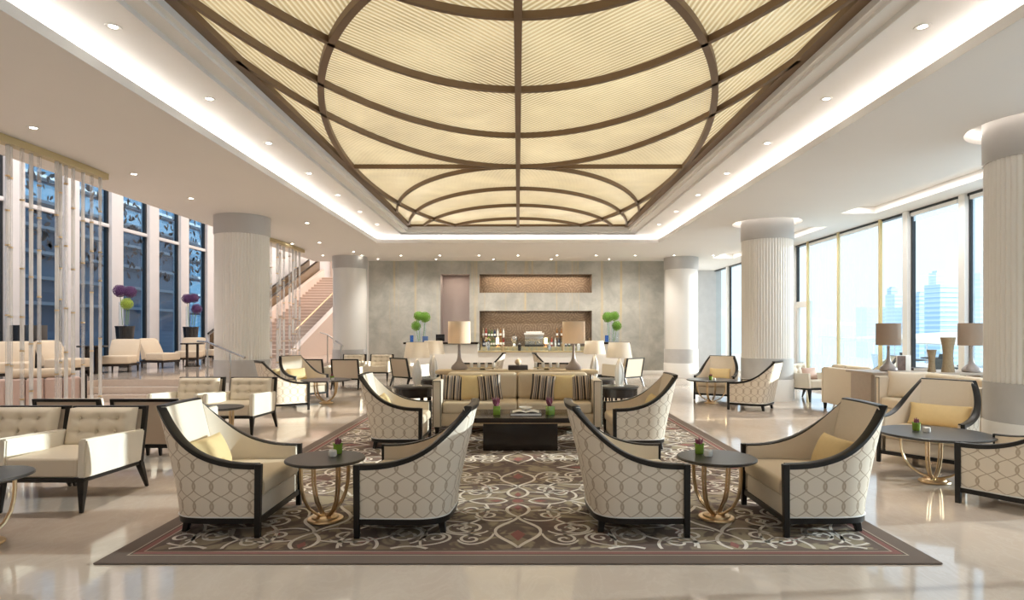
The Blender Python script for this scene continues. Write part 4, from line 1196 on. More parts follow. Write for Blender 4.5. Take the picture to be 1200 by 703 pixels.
# ---- little green plant pots and tea lights
def make_pot():
    r = thing('plant_pot', 'x', 'plant pot')
    lathe('pot', 'green_glass', r, [(0, 0), (.036, 0), (.041, .01), (.043, .085), (.039, .085), (.037, .02), (0, .02)], 20)
    bm = BM(); rnd = random.Random(4)
    for k in range(14):
        a = rnd.uniform(0, 2*PI); t = rnd.uniform(.1, .55); L = rnd.uniform(.05, .09)
        d = Vector((math.cos(a)*t, math.sin(a)*t, 1)).normalized(); p = Vector((rnd.uniform(-.012, .012), rnd.uniform(-.012, .012), .06))
        add_tube(bm, [p, p+d*L*.6, p+d*L], [.004, .012, .002], 5)
    obj('leaves', bm, 'plum', r); bm = BM()
    for k in range(10):
        a = 2*PI*k/10; p = Vector((.02*math.cos(a), .02*math.sin(a), .075)); d = Vector((math.cos(a), math.sin(a), .5)).normalized()
        add_tube(bm, [p, p+d*.02, p+d*.032], [.004, .009, .002], 5)
    obj('moss', bm, 'leaf_green', r)
    return r
pot = make_pot(); pot.scale = (.85, .85, .9); n_ = 0
tea = lathe('tea_light', 'porcelain', None, [(0, 0), (.03, 0), (.034, .012), (.032, .045), (.026, .05), (.024, .03), (0, .03)], 16)
for x, y, z, lb in ((-1.46, 4.98, .49+RUGT, 'the front left side table'), (1.47, 4.98, .49+RUGT, 'the front right side table'), (4.02, 6.2, .49, 'the large right table'),
                    (-3.78, 12.5, .49, 'the large left table'), (3.92, 12.5, .49, 'the large table by the second right column')):
    if n_ == 0: pot.location = (x, y, z); pot['label'] = 'green pot of small purple leaves on '+lb; tea.location = (x-.01, y-.11, z); tag(tea, 'small white tea light holder on '+lb, 'candle holder')
    else:
        dup(pot, (x, y, z), n_, 'green pot of small purple leaves on '+lb)
        c = tea.copy(); COL.objects.link(c); c.location = (x+.04, y-.1, z); tag(c, 'small white tea light holder on '+lb, 'candle holder')
    n_ += 1

# ---- sofa
def make_sofa(label, L=2.42):
    r = thing('sofa', label, 'sofa'); h = L/2
    box('seat_base', 'fabric_seat', r, -h+.13, h-.13, -.43, .42, .12, .30, .012)
    for s in (1, -1):
        a, b = sorted((s*h, s*(h-.13)))
        box('arm', 'fabric_cream', r, a, b, -.46, .46, .11, .775, .014)
        bm = BM()
        for x in (a+.012, b-.012): add_box(bm, x-.004, x+.004, -.465, -.457, .12, .765)
        add_box(bm, a+.01, b-.01, -.465, -.457, .758, .766)
        obj('welt', bm, 'espresso', r)
    box('backrest', 'fabric_cream', r, -h+.13, h-.13, .30, .46, .12, .80, .02)
    for k in range(2):
        w = (L-.28)/2; x0 = -h+.14+k*w
        box('seat_cushion', 'fabric_seat', r, x0+.003, x0+w-.003, -.45, .28, .302, .46, .045, 4)
        bm = BM(); add_box(bm, x0+.004, x0+w-.004, .08, .31, .455, .85, .07, 4); obj('back_cushion', bm, 'fabric_seat', r)
    for sx in (1, -1):
        for sy in (-.40, .40):
            bm = BM(); add_leg(bm, (sx*(h-.06), sy, .115), (sx*(h-.06), sy, 0), .032, .022); obj('leg', bm, 'black_wood', r)
    return r
sofa = make_sofa('long cream sofa with six cushions at the centre behind the coffee table'); sofa.location = (-.01, 9.2, RUGT)
STR = pillow_mesh('striped_pillow', .36, .38, .15, 'stripe'); GLD = pillow_mesh('gold_pillow', .35, .38, .15, 'gold_fabric')
for x, me, nm, lb, ry in ((-.97, STR, 'striped_pillow', 'dark striped cushion at the left arm of the central sofa', .06), (-.70, GLD, 'gold_pillow', 'gold satin cushion on the left half of the central sofa', 0),
                      (-.42, STR, 'striped_pillow', 'striped cushion left of the middle of the central sofa', -.1), (.37, STR, 'striped_pillow', 'striped cushion right of the middle of the central sofa', .1),
                      (.66, GLD, 'gold_pillow', 'gold satin cushion on the right half of the central sofa', 0), (.94, STR, 'striped_pillow', 'dark striped cushion at the right arm of the central sofa', -.06)):
    o = link(nm, me); tag(o, lb, 'pillow', 'cushions on the central sofa'); o.location = (x, 9.05-.02*(nm[0] == 's'), RUGT+.46+.185); o.rotation_euler = (-.22, ry, .06*(1 if x < 0 else -1))

# right sofas
s2 = dup(sofa, (6.10, 8.68, 0), PI*1.5, 'pale sofa facing left along the right windows, behind the right-edge tub armchair', scale=(.84, 1.0, 1.0))
s3 = dup(sofa, (6.32, 11.3, 0), PI*.5, 'pale sofa whose plain end panel shows right of the second right column', scale=(.47, 1.0, 1.0))
for x, y, rz, lb in ((5.98, 9.45, PI*1.5+.9, 'white scatter cushion leaning on the far arm of the right sofa'), (6.24, 9.0, PI*1.5, 'large white cushion on the back of the right sofa, far end'), (6.24, 8.35, PI*1.5, 'large white cushion on the back of the right sofa, near end')):
    o = link('white_pillow', pillow_mesh('white_pillow', .52, .42, .18, 'fabric_cream')); tag(o, lb, 'pillow'); o.location = (x, y, .46+.20); o.rotation_euler = (-.2, 0, rz)

# ---- coffee table with things on it
r = thing('coffee_table', 'low dark espresso coffee table with block base before the central sofa', 'coffee table', (.03, 7.92, RUGT))
box('top', 'espresso', r, -.76, .76, -.42, .42, .355, .415, .004); box('base', 'espresso', r, -.46, .46, -.34, .34, 0, .34, .004)
box('inlay_line', 'brass', r, -.755, .755, -.4215, .4215, .350, .356); box('neck', 'espresso', r, -.5, .5, -.36, .36, .338, .352)
CT = RUGT+.415
def make_vase():
    r = thing('flower_pot', 'x', 'plant pot')
    box('cube_pot', 'green_glass', r, -.045, .045, -.045, .045, 0, .11, .008)
    bm = BM(); rnd = random.Random(9)
    for k in range(12):
        a = rnd.uniform(0, 2*PI); d = Vector((math.cos(a)*.4, math.sin(a)*.4, 1)).normalized(); p = Vector((rnd.uniform(-.02, .02), rnd.uniform(-.02, .02), .09))
        add_tube(bm, [p, p+d*.07, p+d*rnd.uniform(.11, .15)], [.005, .014, .002], 5)
    obj('flowers', bm, 'plum', r); return r
v = make_vase(); v.location = (-.27, 7.82, CT); v['label'] = 'square lime pot of dark red flowers on the left of the coffee table'
dup(v, (.41, 7.82, CT), .4, 'square lime pot of dark red flowers on the right of the coffee table')
r = thing('coffee_table_book', 'large dark book lying on the coffee table', 'book', (.10, 7.85, CT))
box('cover', 'book_dark', r, -.20, .20, -.15, .15, 0, .032, .003); box('pages', 'paper_white', r, -.192, .192, -.152, .145, .004, .028)
r = thing('open_magazine', 'open white magazine on top of the dark book', 'magazine', (.10, 7.86, CT+.032))
for s in (1, -1):
    bm = BM(); A, B = [], []
    for i in range(9):
        t = i/8; z = .016*math.sin(PI*min(1, t*1.1))+.002; A.append([(s*t*.17, -.12, z), (s*t*.17, .12, z)]); B.append([(s*t*.17, -.12, z-.002), (s*t*.17, .12, z-.002)])
    grid_solid(bm, A, B); obj('page', bm, 'paper_white', r)
tag(lathe('white_dish', 'porcelain', None, [(0, .005), (.05, .0), (.09, .03), (.088, .034), (.05, .01), (0, .012)], 20, (.10, 7.95, CT+.05)), 'small white dish on the coffee table magazine', 'dish')

# ---- console behind the sofa, lamps and table ware
CZ = .855
r = thing('console_table', 'pale wood console running behind the central sofa', 'console table', (-.02, 10.02, 0))
box('top', 'wood_light', r, -1.3, 1.3, -.22, .22, CZ-.05, CZ, .004); box('apron', 'wood_light', r, -1.24, 1.24, -.18, .18, CZ-.14, CZ-.05)
for sx in (-1.2, 1.2):
    for sy in (-.16, .16): box('leg', 'wood_light', r, sx-.03, sx+.03, sy-.03, sy+.03, 0, CZ-.14, .004)
GOURD = [(0, 0), (.115, 0), (.132, .012), (.135, .035), (.12, .065), (.085, .10), (.05, .14), (.032, .19), (.024, .26), (.021, .34), (.024, .40), (.018, .42), (0, .42)]
def make_lamp(label, shade, loc):
    r = thing('table_lamp', label, 'lamp', loc)
    lathe('base', 'lamp_ceramic', r, GOURD, 28)
    lathe('stem', 'steel', r, [(.006, .42), (.006, .62)], 8)
    s = lathe('lamp_shade', shade, r, [(.185, .43), (.183, .79), (.180, .79), (.182, .43)], 40)
    lathe('bulb', BULB, s, [(0, .50), (.02, .50), (.032, .55), (.025, .60), (0, .615)], 10)
    return r
BULB = emit('bulb', (1, .8, .55), 9)
lampc = make_lamp('tall gourd-based table lamp with linen drum shade on the console, left', 'shade_linen', (-.96, 10.05, CZ))
dup(lampc, (.91, 10.05, CZ), 0, 'tall gourd-based table lamp with linen drum shade on the console, right')
lampr = make_lamp('table lamp with brown drum shade on the right console, near the gold mullion', 'shade_brown', (6.12, 10.15, CZ-.03))
dup(lampr, (7.32, 9.92, CZ-.03), 0, 'table lamp with brown drum shade at the right, half hidden by the nearest column')
r = thing('console_table', 'dark console under the right-hand window with two brown-shaded lamps', 'console table', (6.6, 10.2, 0))
box('top', 'taupe_wood', r, -.95, .98, -.42, .40, CZ-.07, CZ-.03, .004)
for sx in (-.88, .88): box('end_panel', 'taupe_wood', r, sx-.03, sx+.03, -.3, .3, 0, CZ-.07, .004)
# glasses on trays
GL = [(0, 0), (.022, 0), (.024, .004), (.024, .08), (.022, .08), (.021, .01), (0, .01)]
glass0 = None
for side, cx in (('left', -.58), ('right', .47)):
    tr = thing('serving_tray', 'flat metal tray of small candle glasses on the %s of the console' % side, 'tray', (cx, 10.05, CZ))
    box('plate', 'champagne', tr, -.22, .22, -.1, .1, .03, .04, .003); lathe('foot', 'steel', tr, [(0, 0), (.05, 0), (.03, .02), (.03, .03), (0, .03)], 16)
    for k in range(8):
        x, y = cx-.18+.12*(k % 4), 10.0+.09*(k//4)
        if glass0 is None: glass0 = lathe('candle_glass', 'porcelain', None, GL, 14); c = glass0
        else: c = glass0.copy(); COL.objects.link(c)
        c.location = (x, y, CZ+.04); tag(c, 'frosted candle glass on the %s console tray, %s from the left in the %s row' % (side, NUM[k % 4], 'front' if k < 4 else 'rear'), 'glass', 'candle glasses on the %s console tray' % side)
tag(box('lacquer_box', 'book_dark', None, -.16, .16, 9.92, 10.14, CZ, CZ+.075, .006), 'flat black lacquer box at the middle of the console', 'box')
bm = BM(); add_sphere(bm, (.0, 10.03, CZ+.075+.05), .052, 18, 12); tag(obj('wooden_ball', bm, 'bone'), 'smooth honey-coloured ball on the black lacquer box', 'ornament')

# ---- drum tables and petal lamps
def make_drum(label, loc):
    r = thing('drum_table', label, 'table', loc)
    lathe('top', 'charcoal_top', r, [(0, .575), (.30, .575), (.31, .585), (.31, .60), (.30, .605), (0, .605)], 40)
    lathe('apron', 'espresso', r, [(.28, .44), (.29, .44), (.29, .575), (.28, .575)], 40)
    for k in range(6):
        a = 2*PI*k/6+.2; bm = BM(); add_leg(bm, (.265*math.cos(a), .265*math.sin(a), .46), (.265*math.cos(a), .265*math.sin(a), 0), .018, .013); obj('leg', bm, 'espresso', r)
    lathe('shelf', 'espresso', r, [(0, .12), (.25, .12), (.25, .135), (0, .135)], 32)
    return r
def petal_bm(h, w, ang):
    bm = BM(); n, m = 12, 10; A, B = [], []
    for j in range(n+1):
        t = j/n; half = w*(math.sin(PI*min(1, (t*.86+.14)))**.7); z = t*h; ra, rb = [], []
        for i in range(m+1):
            a = (-1+2*i/m)*1.25
            ra.append((half*math.sin(a), -half*.8*math.cos(a)+.01, z)); rb.append((half*.9*math.sin(a), -half*.62*math.cos(a)+.02, z))
        A.append(ra); B.append(rb)
    grid_solid(bm, A, B); bmesh.ops.rotate(bm, cent=(0, 0, 0), matrix=Matrix.Rotation(ang, 3, 'Z'), verts=bm.verts)
    return bm
def make_petal(label, loc):
    r = thing('petal_lamp', label, 'lamp', loc)
    for k in range(3): obj('petal', petal_bm(.44, .085, k*2*PI/3+.5), 'porcelain', r)
    lathe('foot', 'porcelain', r, [(0, 0), (.08, 0), (.08, .012), (.03, .02), (0, .02)], 20)
    lathe('stem', 'steel', r, [(.008, .02), (.008, .62)], 8)
    s = lathe('lamp_shade', 'shade_white', r, [(.205, .45), (.165, .69), (.162, .69), (.202, .45)], 36)
    lathe('bulb', BULB, s, [(0, .50), (.02, .50), (.032, .55), (.025, .60), (0, .615)], 10)
    return r
d0 = make_drum('round black drum table left of the central sofa', (-1.66, 9.75, RUGT)); dup(d0, (1.60, 9.75, RUGT), 0, 'round black drum table right of the central sofa')
dup(d0, (-1.50, 11.25, RUGT), 0, 'round black drum table farther back at the left end of the console'); dup(d0, (1.47, 11.25, RUGT), 0, 'round black drum table farther back at the right end of the console')
p0 = make_petal('white petal-based lamp with white shade on the near left drum table', (-1.60, 9.72, RUGT+.605)); dup(p0, (1.60, 9.72, RUGT+.605), 0, 'white petal-based lamp with white shade on the near right drum table')
dup(p0, (-1.55, 11.25, RUGT+.605), .6, 'white petal-based lamp on the far left drum table'); dup(p0, (1.40, 11.25, RUGT+.605), .6, 'white petal-based lamp on the far right drum table')

# ---- right console ornaments
def hourglass(h, r0, r1, loc, lb):
    prof = [(0, 0)]; n = 26
    for i in range(n+1):
        t = i/n; rr = r1+(r0-r1)*abs(2*(t-.45))**1.8; prof.append((rr+.003*(i % 2), t*h))
    prof.append((r0*.8, h)); prof.append((r0*.6, h-.05)); prof.append((0, h-.05))
    return tag(lathe('woven_vase', 'woven', None, prof, 24, loc, angle=20), lb, 'vase')
hourglass(.56, .10, .07, (6.95, 9.93, CZ-.03), 'tall brown woven hourglass vase on the right console'); hourglass(.36, .065, .045, (6.72, 9.98, CZ-.03), 'short brown woven hourglass vase on the right console')
r = thing('picture_frame', 'upright photo frame standing beside the brown-shaded lamp on the right console', 'picture frame', (6.40, 10.2, CZ-.03), .15)
box('frame', 'white_paint', r, -.13, .13, -.012, .012, 0, .26, .004); box('print', simple('sepia_print', (.16, .10, .08), .4, var=.8, vscale=14), r, -.125, .03, -.0145, -.0125, .01, .25)
r = thing('book', 'dark book lying on the right console by the photo frame', 'book', (6.78, 10.4, CZ-.03))
box('cover', 'book_dark', r, -.15, .15, -.1, .1, 0, .045, .003); box('pages', 'paper_white', r, -.145, .145, -.102, .095, .005, .04)

# ---- counter ornaments
def ball_flower(bm, c, R, seed, n=150):
    rnd = random.Random(seed)
    add_sphere(bm, c, R*.72, 10, 8)
    for k in range(n):
        z = 1-2*(k+.5)/n; a = k*2.39996; q = math.sqrt(1-z*z); d = Vector((q*math.cos(a), q*math.sin(a), z)); p = Vector(c)+d*R*rnd.uniform(.85, 1.02)
        e = d.cross(Vector((.3, .5, .8))).normalized(); f = d.cross(e); s = R*.16
        vs = [bm.verts.new(p+e*s), bm.verts.new(p+f*s), bm.verts.new(p-e*s), bm.verts.new(p-f*s)]; t = bm.verts.new(p+d*s*.7); b_ = bm.verts.new(Vector(c)+d*R*.5)
        for i in range(4): bm.faces.new((vs[i], vs[(i+1) % 4], t))
def bloom_vase(name, lb, loc, blooms, vases, mats):
    r = thing(name, lb, 'flower vase', loc)
    for i, ((x, y, z), R) in enumerate(blooms):
        bm = BM(); ball_flower(bm, (x, y, z), R, i+3); obj('bloom', bm, mats[i], r)
        bm = BM(); add_tube(bm, [(x*.5, y*.5, .03), (x, y, z-R*.6)], .008, 5); obj('stem', bm, 'leaf_green', r)
    for (x, y, R, h, m) in vases:
        lathe('glass_vase', m, r, [(0, .004), (R*.9, .004), (R, .02), (R, h), (R-.006, h), (R-.006, .02), (0, .02)], 20, (x, y, 0))
    return r
for s, lb in ((-1, 'glass vases with green ball blooms at the left end of the bar counter'), (1, 'glass vases with green ball blooms at the right end of the bar counter')):
    x = -3.1 if s < 0 else 3.0
    bloom_vase('bloom_vase', lb, (x, 19.7, 1.12), [((-.12*s, 0, .80), .17), ((.10*s, .05, .84), .15), ((.16*s, -.05, .52), .15)], [(-.10*s, 0, .055, .62, 'glass'), (.06*s, .06, .06, .66, 'glass'), (.16*s, -.06, .06, .34, 'glass'), (-.30 if s < 0 else -.16, -.04, .06, .22, 'water_blue')], ['leaf_green']*3)
r = thing('counter_monitor', 'small black screen standing on the left of the bar counter', 'monitor', (-2.5, 19.75, 1.12), .1)
box('screen', 'screen_black', r, -.14, .14, 0, .02, .03, .25, .004); box('stand', 'dark_steel', r, -.06, .06, -.03, .07, 0, .03, .003)
r = thing('counter_sign', 'small blue card stand on the left of the bar counter', 'card stand', (-2.95, 19.55, 1.12))
box('card', simple('blue_card', (.08, .15, .35), .4), r, -.09, .09, 0, .015, .01, .19, .002); box('foot', 'steel', r, -.06, .06, -.03, .05, 0, .01)

# ---- bar stock
def bar_stock():
    rnd = random.Random(21); protos = []
    cols = [(.10, .16, .06), (.28, .12, .03), (.55, .45, .30), (.75, .74, .70), (.03, .05, .10), (.35, .05, .04)]
    for i, c in enumerate(cols):
        r = thing('bottle', 'x', 'bottle', (0, 0, -50)); mt = simple('bottle_glass_%d' % i, c, .12, var=.1, coat=.6)
        R, h = .037, rnd.uniform(.17, .21)
        lathe('body', mt, r, [(0, 0), (R, 0), (R, h), (R*.9, h+.02), (.014, h+.055), (.013, h+.11), (0, h+.11)], 12)
        lathe('cap', 'brass', r, [(0, h+.11), (.015, h+.11), (.015, h+.125), (0, h+.125)], 8)
        lathe('label_band', 'paper_white', r, [(R+.001, h*.3), (R+.001, h*.7)], 12)
        protos.append(r)
    used = set(); zt = .822+.12
    def put(x, y, z, lb, g):
        k = rnd.randrange(len(protos)); lb = lb % CN[k]
        if k in used: dup(protos[k], (x, y, z), rnd.uniform(0, 6), lb, g)
        else: used.add(k); protos[k].location = (x, y, z); protos[k]['label'] = lb; protos[k]['group'] = g
    CN = ('green', 'amber', 'pale gold', 'clear', 'dark blue', 'red')
    OR = ('first', 'second', 'third', 'fourth', 'fifth', 'sixth', 'seventh', 'eighth', 'ninth', 'tenth', 'eleventh', 'twelfth', 'thirteenth', 'fourteenth', 'fifteenth', 'sixteenth')
    for k in range(16): put(-1.18+.085*k if k < 9 else 1.05+.12*(k-9), BY+.40, zt, '%%s bottle, %s from the left on the back bar worktop' % OR[k], 'bottles on the back bar worktop')
    for k in range(14): put(-1.2+.1*k if k < 8 else 1.35+.15*(k-8), BY+.38, .822+.435, '%%s bottle, %s from the left on the back bar glass shelf' % OR[k], 'bottles on the back bar glass shelf')
    for i in range(len(protos)):
        if i not in used: protos[i].location = (1.0+.05*i, BY+.3, zt); protos[i]['label'] = '%s bottle beside the espresso machine on the back bar' % CN[i]; protos[i]['group'] = 'bottles on the back bar worktop'
    e = thing('espresso_machine', 'steel espresso machine with white canopy at the middle of the back bar', 'coffee machine', (.55, BY+.25, zt))
    box('body', 'steel', e, -.32, .32, -.08, .18, .18, .40, .02); box('drip_tray', 'dark_steel', e, -.32, .32, -.16, .18, 0, .07, .008); box('rear_column', 'steel', e, -.30, .30, .05, .17, .07, .2)
    box('canopy', 'white_paint', e, -.34, .34, -.14, .18, .40, .47, .015)
    for x in (-.15, .15):
        h = lathe('group_head', 'steel', e, [(0, .12), (.035, .12), (.035, .19), (0, .19)], 12, (x, -.08, 0)); box('portafilter', 'screen_black', h, -.012, .012, -.14, -.02, .13, .15)
    for k in range(10):
        bm = BM(); add_lathe(bm, [(.02, 0), (.032, .05), (.029, .05), (.018, .006), (0, .006)], 10); o = obj('coffee_cup', bm, 'porcelain', None, (.30+.055*k, BY+.28, zt+.47)); tag(o, 'white cup on the espresso machine, %s from the left' % NUM[k], 'cup', 'cups on the espresso machine')
    c = thing('coffee_grinder', 'chrome globe coffee urn left of the espresso machine', 'coffee urn', (-.12, BY+.25, zt))
    lathe('urn', 'steel', c, [(0, 0), (.09, 0), (.08, .05), (.05, .1), (.11, .2), (.12, .28), (.09, .36), (.03, .40), (0, .42)], 24); lathe('lid_knob', 'black_wood', c, [(0, .42), (.02, .43), (0, .46)], 10)
    for k in range(9):
        o = lathe('wine_glass', 'glass', None, [(0, 0), (.032, .002), (.004, .01), (.004, .08), (.03, .11), (.034, .15), (.027, .19)], 12, (1.15+.11*k, BY+.17, zt)); tag(o, 'stemmed wine glass, %s from the left at the right of the back bar' % NUM[k], 'glass', 'wine glasses on the back bar')
    jar = None
    for k in range(22):
        x = -1.1+.155*k
        if jar is None: jar = j_ = lathe('tumbler', 'glass', None, [(0, .003), (.030, .003), (.036, .10), (.033, .10), (.028, .01), (0, .01)], 12)
        else: j_ = jar.copy(); COL.objects.link(j_)
        j_.location = (x, 19.5+.30+.06*(k % 3), .84); tag(j_, 'clear glass tumbler, %s from the left along the low bar counter' % NUM[k], 'glass', 'tumblers on the bar counter')
    for k, (x, h, m, c) in enumerate(((-.95, .30, 'steel', 'shiny steel'), (-.5, .22, 'brass', 'brass'), (.05, .26, 'screen_black', 'black'), (1.0, .24, 'steel', 'squat steel'), (1.45, .30, 'brass', 'tall brass'), (1.95, .28, 'porcelain', 'white'))):
        c_ = thing('cocktail_shaker', c+' shaker standing among the tumblers on the low bar counter', 'shaker', (x, 19.78, .84))
        lathe('body', m, c_, [(0, 0), (.045, 0), (.058, h*.65), (.04, h*.8), (0, h*.8)], 16); lathe('cap', 'steel', c_, [(.04, h*.8), (.03, h*.95), (.0, h)], 14)
    for x, lb in ((-.7, 'left'), (.95, 'right')):
        l = thing('bar_candle', 'small glowing candle lamp on the %s of the back bar' % lb, 'candle lamp', (x, BY+.18, zt)); lathe('shade', emit('candle_glow_'+lb, (1, .72, .38), 3), l, [(.05, .1), (.05, .30), (.0, .30)], 14); lathe('foot', 'brass', l, [(0, 0), (.05, 0), (.01, .02), (.01, .1), (0, .1)], 12)
    f = thing('bar_flowers', 'small arrangement of cream flowers at the left of the back bar', 'flowers', (-1.05, BY+.14, zt))
    lathe('vase', 'porcelain', f, [(0, 0), (.04, 0), (.05, .1), (.035, .16), (0, .16)], 14)
    for k in range(9):
        a = k*2.4; bm = BM(); ball_flower(bm, (.11*math.cos(a)*(k/9)**.5, .06*math.sin(a), .22+.025*(k % 4)), .04, k, 30); obj('bloom', bm, 'lime' if k % 3 == 0 else 'bone', f)
bar_stock()

# ---- raised left lounge: slipper chairs, tables, planters, banquette
def make_slipper():
    r = thing('slipper_chair', 'x', 'lounge chair')
    bm = BM(); add_box(bm, -.33, .33, -.42, .22, .22, .43, .05, 4); obj('seat', bm, 'slipper', r)
    n = 14; A, B = [], []
    pf = [(.12, .30), (.15, .44), (.20, .55), (.27, .68), (.345, .80), (.39, .845)]; pb = [(.33, .24), (.36, .40), (.38, .52), (.42, .66), (.455, .79), (.43, .85)]
    for i in range(n+1):
        u = 2*i/n-1; x = .34*u; e = .035*abs(u)**5
        A.append([(x, y+e, z-e*.5*(k == 5)) for k, (y, z) in enumerate(pf)]); B.append([(x, y-e, z-e*.5*(k == 5)) for k, (y, z) in enumerate(pb)])
    bm = BM(); grid_solid(bm, A, B); obj('backrest', bm, 'slipper', r, angle=60)
    box('base', 'espresso', r, -.33, .33, -.40, .36, .16, .22, .005)
    for sx in (1, -1):
        for y in (-.36, .32): bm = BM(); add_leg(bm, (sx*.30, y, .17), (sx*.30, y, 0), .022, .015); obj('leg', bm, 'espresso', r)
    return r
sl = make_slipper(); sl.location = (-10.35, 16.0, PZ); sl.rotation_euler = (0, 0, face(.25, -1)); sl['label'] = 'beige slipper chair beside the first black planter at the left windows'
for x, y, d, lb in ((-10.35, 17.75, (.97, -.2), 'beige slipper chair seen in profile between the two black planters'), (-10.4, 19.5, (.2, -1), 'beige slipper chair before the second black planter'), (-10.3, 21.2, (-.6, -.8), 'beige slipper chair half hidden by the large left column'),
                    (-10.5, 14.2, (1, -.1), 'beige slipper chair seen through the left glass rods'), (-10.4, 12.6, (.5, -.9), 'beige slipper chair at the left picture edge behind the glass rods')):
    dup(sl, (x, y, PZ), face(*d), lb)
def make_dark_table(lb, loc):
    r = thing('cafe_table', lb, 'table', loc)
    lathe('top', 'espresso', r, [(0, .66), (.32, .66), (.33, .68), (.32, .70), (0, .70)], 28)
    for x in (-.14, .14): box('leg_panel', 'espresso', r, x-.03, x+.03, -.10, .10, 0, .66, .004)
    box('foot', 'espresso', r, -.2, .2, -.14, .14, 0, .03, .003)
    return r
dt = make_dark_table('dark pedestal table beside the slipper chair before the first planter', (-10.6, 15.3, PZ)); dup(dt, (-9.75, 18.4, PZ), .4, 'dark pedestal table before the second black planter')
for i, (x, y) in enumerate(((-11.45, 17.9), (-11.45, 21.5))):
    w = ('first', 'second')[i]
    r = thing('planter', 'tall black tapered planter, %s along the left windows' % w, 'planter', (x, y, PZ))
    lathe('body', 'planter_black', r, [(0, 0), (.15, 0), (.16, .01), (.245, 1.17), (0, 1.16)], 32); lathe('rim', 'planter_black', r, [(.24, 1.16), (.255, 1.165), (.255, 1.205), (.20, 1.205), (.20, 1.16)], 32)
    if i == 0: bl = [((-.14, 0, 1.02), .18), ((.12, .05, 1.0), .17), ((.12, -.1, .64), .16)]; mt = ['purple', 'purple', 'lime']
    else: bl = [((-.12, 0, .98), .17), ((.08, .05, 1.0), .16), ((.26, -.1, .62), .17)]; mt = ['purple', 'purple', 'purple']
    bloom_vase('bloom_vase', 'clear vases of big allium balls on the %s black planter' % w, (x, y, PZ+1.205), bl, [(-.09, 0, .08, .70, 'glass'), (.10, -.07, .075, .42, 'glass')], mt)
tag(box('dark_planter', 'planter_black', None, -11.6, -11.1, 14.0, 14.5, PZ, PZ+1.2, .01), 'plain black planter behind the left glass rods', 'planter')

r = thing('banquette', 'low pink channel-tufted banquette behind the left glass-rod screen', 'banquette', (-7.82, 9.3, 0), .6)
box('base', 'espresso', r, -1.1, 1.0, -.1, .7, 0, .1); box('seat', 'pink_fabric', r, -1.1, 1.0, .05, .75, .1, .42, .03, 3)
for k in range(9): box('channel', 'pink_fabric', r, -1.1+.232*k, -1.1+.232*(k+1)-.004, -.14, .08, .1, .76, .05, 3)
box('end_panel', 'pink_fabric', r, 1.0, 1.06, -.12, .7, 0.05, .74, .02); box('end_post', 'espresso', r, 1.0, 1.065, -.16, -.12, 0, .80, .004)
bm = BM(); add_tube(bm, [(-7.78, 9.33, .835), (-7.74, 9.357, .835), (-7.14, 9.767, .835), (-7.10, 9.795, .835)], [.05, .075, .075, .05], 16); tag(obj('bolster', bm, 'slipper'), 'round beige bolster lying along the pink banquette', 'pillow')

# ================================================================== OUTSIDE
struct(box('ground_outside', simple('sea_haze', (.74, .82, .88), .6, var=.03, vscale=.01), None, -900, 900, -300, 1600, -42, -40))
terr = struct(box('terrace_floor', simple('terrace_stone', (.62, .58, .52), .6), None, WX+.15, 19, -4, 40, -.3, -.02))
struct(box('ground_left', simple('paving_outside', (.20, .24, .29), .6), None, -40, LW-.2, -10, 60, -.3, -.02))
r = thing('terrace_railing', 'glass terrace railing with steel top rail beyond the right windows', 'railing', (18.6, 0, -.02))
for k in range(14): box('glass_panel', 'glass', r, -.01, .01, 4+2.4*k, 6.3+2.4*k, .05, 1.05)
bm = BM(); add_tube(bm, [(0, 4, 1.1), (0, 38, 1.1)], .035, 8); obj('top_rail', bm, 'steel', r)
for k in range(15): box('post', 'steel', r, -.02, .02, 3.93+2.4*k, 3.97+2.4*k, 0, 1.1)
r = thing('terrace_canopy', 'flat white canopy over the terrace, seen through the skyline window', 'canopy', (12.6, 19.0, 0), .2)
bm = BM(); add_hexa(bm, [(-2, -1.5, 1.15), (2.5, -1.5, 1.0), (2.5, 1.5, 1.0), (-2, 1.5, 1.15), (-2, -1.5, 1.25), (2.5, -1.5, 1.45), (2.5, 1.5, 1.45), (-2, 1.5, 1.25)]); obj('roof', bm, 'white_paint', r)
for x in (-1.8, 2.3): box('post', 'steel', r, x-.04, x+.04, -.04, .04, 0, 1.1)
rt = thing('terrace_table', 'x', 'table', (0, 0, 0)); lathe('top', 'dark_steel', rt, [(0, .71), (.40, .71), (.40, .74), (0, .74)], 20); lathe('stem', 'dark_steel', rt, [(.03, .03), (.03, .71)], 8); lathe('foot', 'dark_steel', rt, [(0, 0), (.25, 0), (.25, .03), (0, .03)], 16)
rc = thing('terrace_chair', 'x', 'chair', (0, 0, 0)); box('seat', 'dark_steel', rc, -.22, .22, -.22, .22, .42, .46, .01); bm = BM(); add_hexa(bm, [(-.22, .2, .46), (.22, .2, .46), (.22, .23, .46), (-.22, .23, .46), (-.20, .30, .88), (.20, .30, .88), (.20, .33, .88), (-.20, .33, .88)]); obj('backrest', bm, 'dark_steel', rc)
for x in (-.19, .19):
    for y in (-.19, .19): bm = BM(); add_leg(bm, (x, y, .43), (x*1.1, y*1.1, 0), .014, .011, 0); obj('leg', bm, 'dark_steel', rc)
TT = [(10.2, 13.6, 'near the glass'), (12.0, 17.6, 'in the middle of the terrace'), (10.6, 16.6, 'toward the terrace door')]
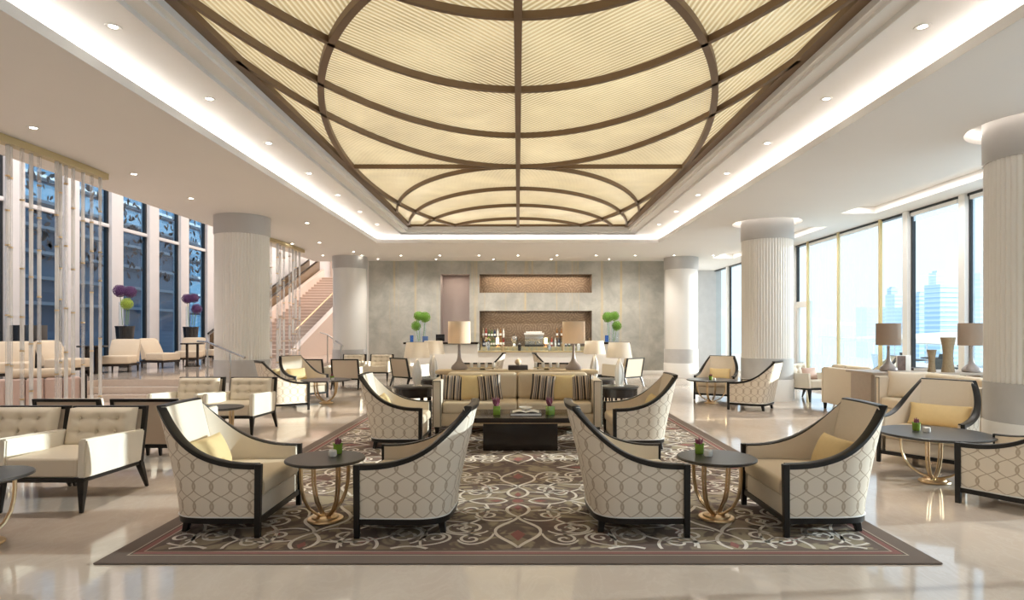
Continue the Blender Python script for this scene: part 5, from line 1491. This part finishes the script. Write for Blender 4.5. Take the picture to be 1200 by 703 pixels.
for i, (x, y, w) in enumerate(TT):
    if i == 0: rt.location = (x, y, -.02); rt['label'] = 'dark round terrace table outside '+w
    else: dup(rt, (x, y, -.02), 0, 'dark round terrace table outside '+w)
    for k, (dx, dy, s) in enumerate(((-.62, 0, 'left of'), (.62, 0, 'right of'))):
        lb = 'dark terrace chair %s the table %s' % (s, w)
        if i == 0 and k == 0: rc.location = (x+dx, y+dy, -.02); rc.rotation_euler = (0, 0, face(-dx, -dy)); rc['label'] = lb
        else: dup(rc, (x+dx, y+dy, -.02), face(-dx, -dy), lb)
# skyline; distance haze is put into the towers' pale blue colours
FA = facade_mat('tower_blue_haze', (.52, .66, .80), (.36, .53, .72), 3.4, 60); FB = facade_mat('tower_pale_haze', (.64, .75, .85), (.54, .67, .80), 3.2, 5.0)
def tower(u, w, top_v, Y, mat, lb, steps=1, group=None):
    # stands far across the water: sized from its bearing u, its apparent width and the height of its top above the horizon
    X = (u-607)/720*Y; hw = w/720*Y/2; h = (387-top_v)/720*Y+1.5
    r = thing('tower_block', lb, 'building', (X, Y, -40), .25)
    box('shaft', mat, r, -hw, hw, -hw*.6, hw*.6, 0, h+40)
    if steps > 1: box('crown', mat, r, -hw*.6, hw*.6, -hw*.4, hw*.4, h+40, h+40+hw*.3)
    for k in range(10):
        z = 40+h*(k+.5)/10
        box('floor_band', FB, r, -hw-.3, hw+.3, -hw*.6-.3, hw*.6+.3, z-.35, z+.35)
    return r
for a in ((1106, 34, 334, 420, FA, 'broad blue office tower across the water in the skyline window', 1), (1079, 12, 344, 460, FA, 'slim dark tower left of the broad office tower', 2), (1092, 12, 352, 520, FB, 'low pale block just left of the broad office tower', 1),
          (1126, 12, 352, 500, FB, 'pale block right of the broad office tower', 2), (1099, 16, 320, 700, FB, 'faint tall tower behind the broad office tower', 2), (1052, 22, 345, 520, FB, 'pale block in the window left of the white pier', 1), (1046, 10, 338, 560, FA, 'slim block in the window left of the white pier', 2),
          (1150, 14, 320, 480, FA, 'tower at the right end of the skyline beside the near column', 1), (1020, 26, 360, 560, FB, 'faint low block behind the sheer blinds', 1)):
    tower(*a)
bm = BM()
rnd = random.Random(2); A, B = [], []
for i in range(41):
    x = 150+i*25; hh = 8+22*math.sin(i*.21)**2+6*rnd.random(); A.append([(x, 820, -40), (x, 860, hh*.5), (x, 900, hh)]); B.append([(x, 1000, -40), (x, 980, hh*.5), (x, 940, hh)])
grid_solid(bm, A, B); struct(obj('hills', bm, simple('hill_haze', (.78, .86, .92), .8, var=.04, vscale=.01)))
# facade across the street on the left
r = thing('street_facade', 'blue-glazed building facade across the street beyond the left windows', 'building', (-21, 18, 0))
FL = facade_mat('street_facade_skin', (.11, .20, .29), (.045, .125, .21), 3.2, 2.0)
box('wall', FL, r, -.5, .0, -16, 60, 0, 16)
for k in range(6): box('ledge', simple('ledge_%d' % k, (.42, .43, .45), .6), r, 0, .5, -16, 60, 2.6+1.1*k, 2.74+1.1*k)
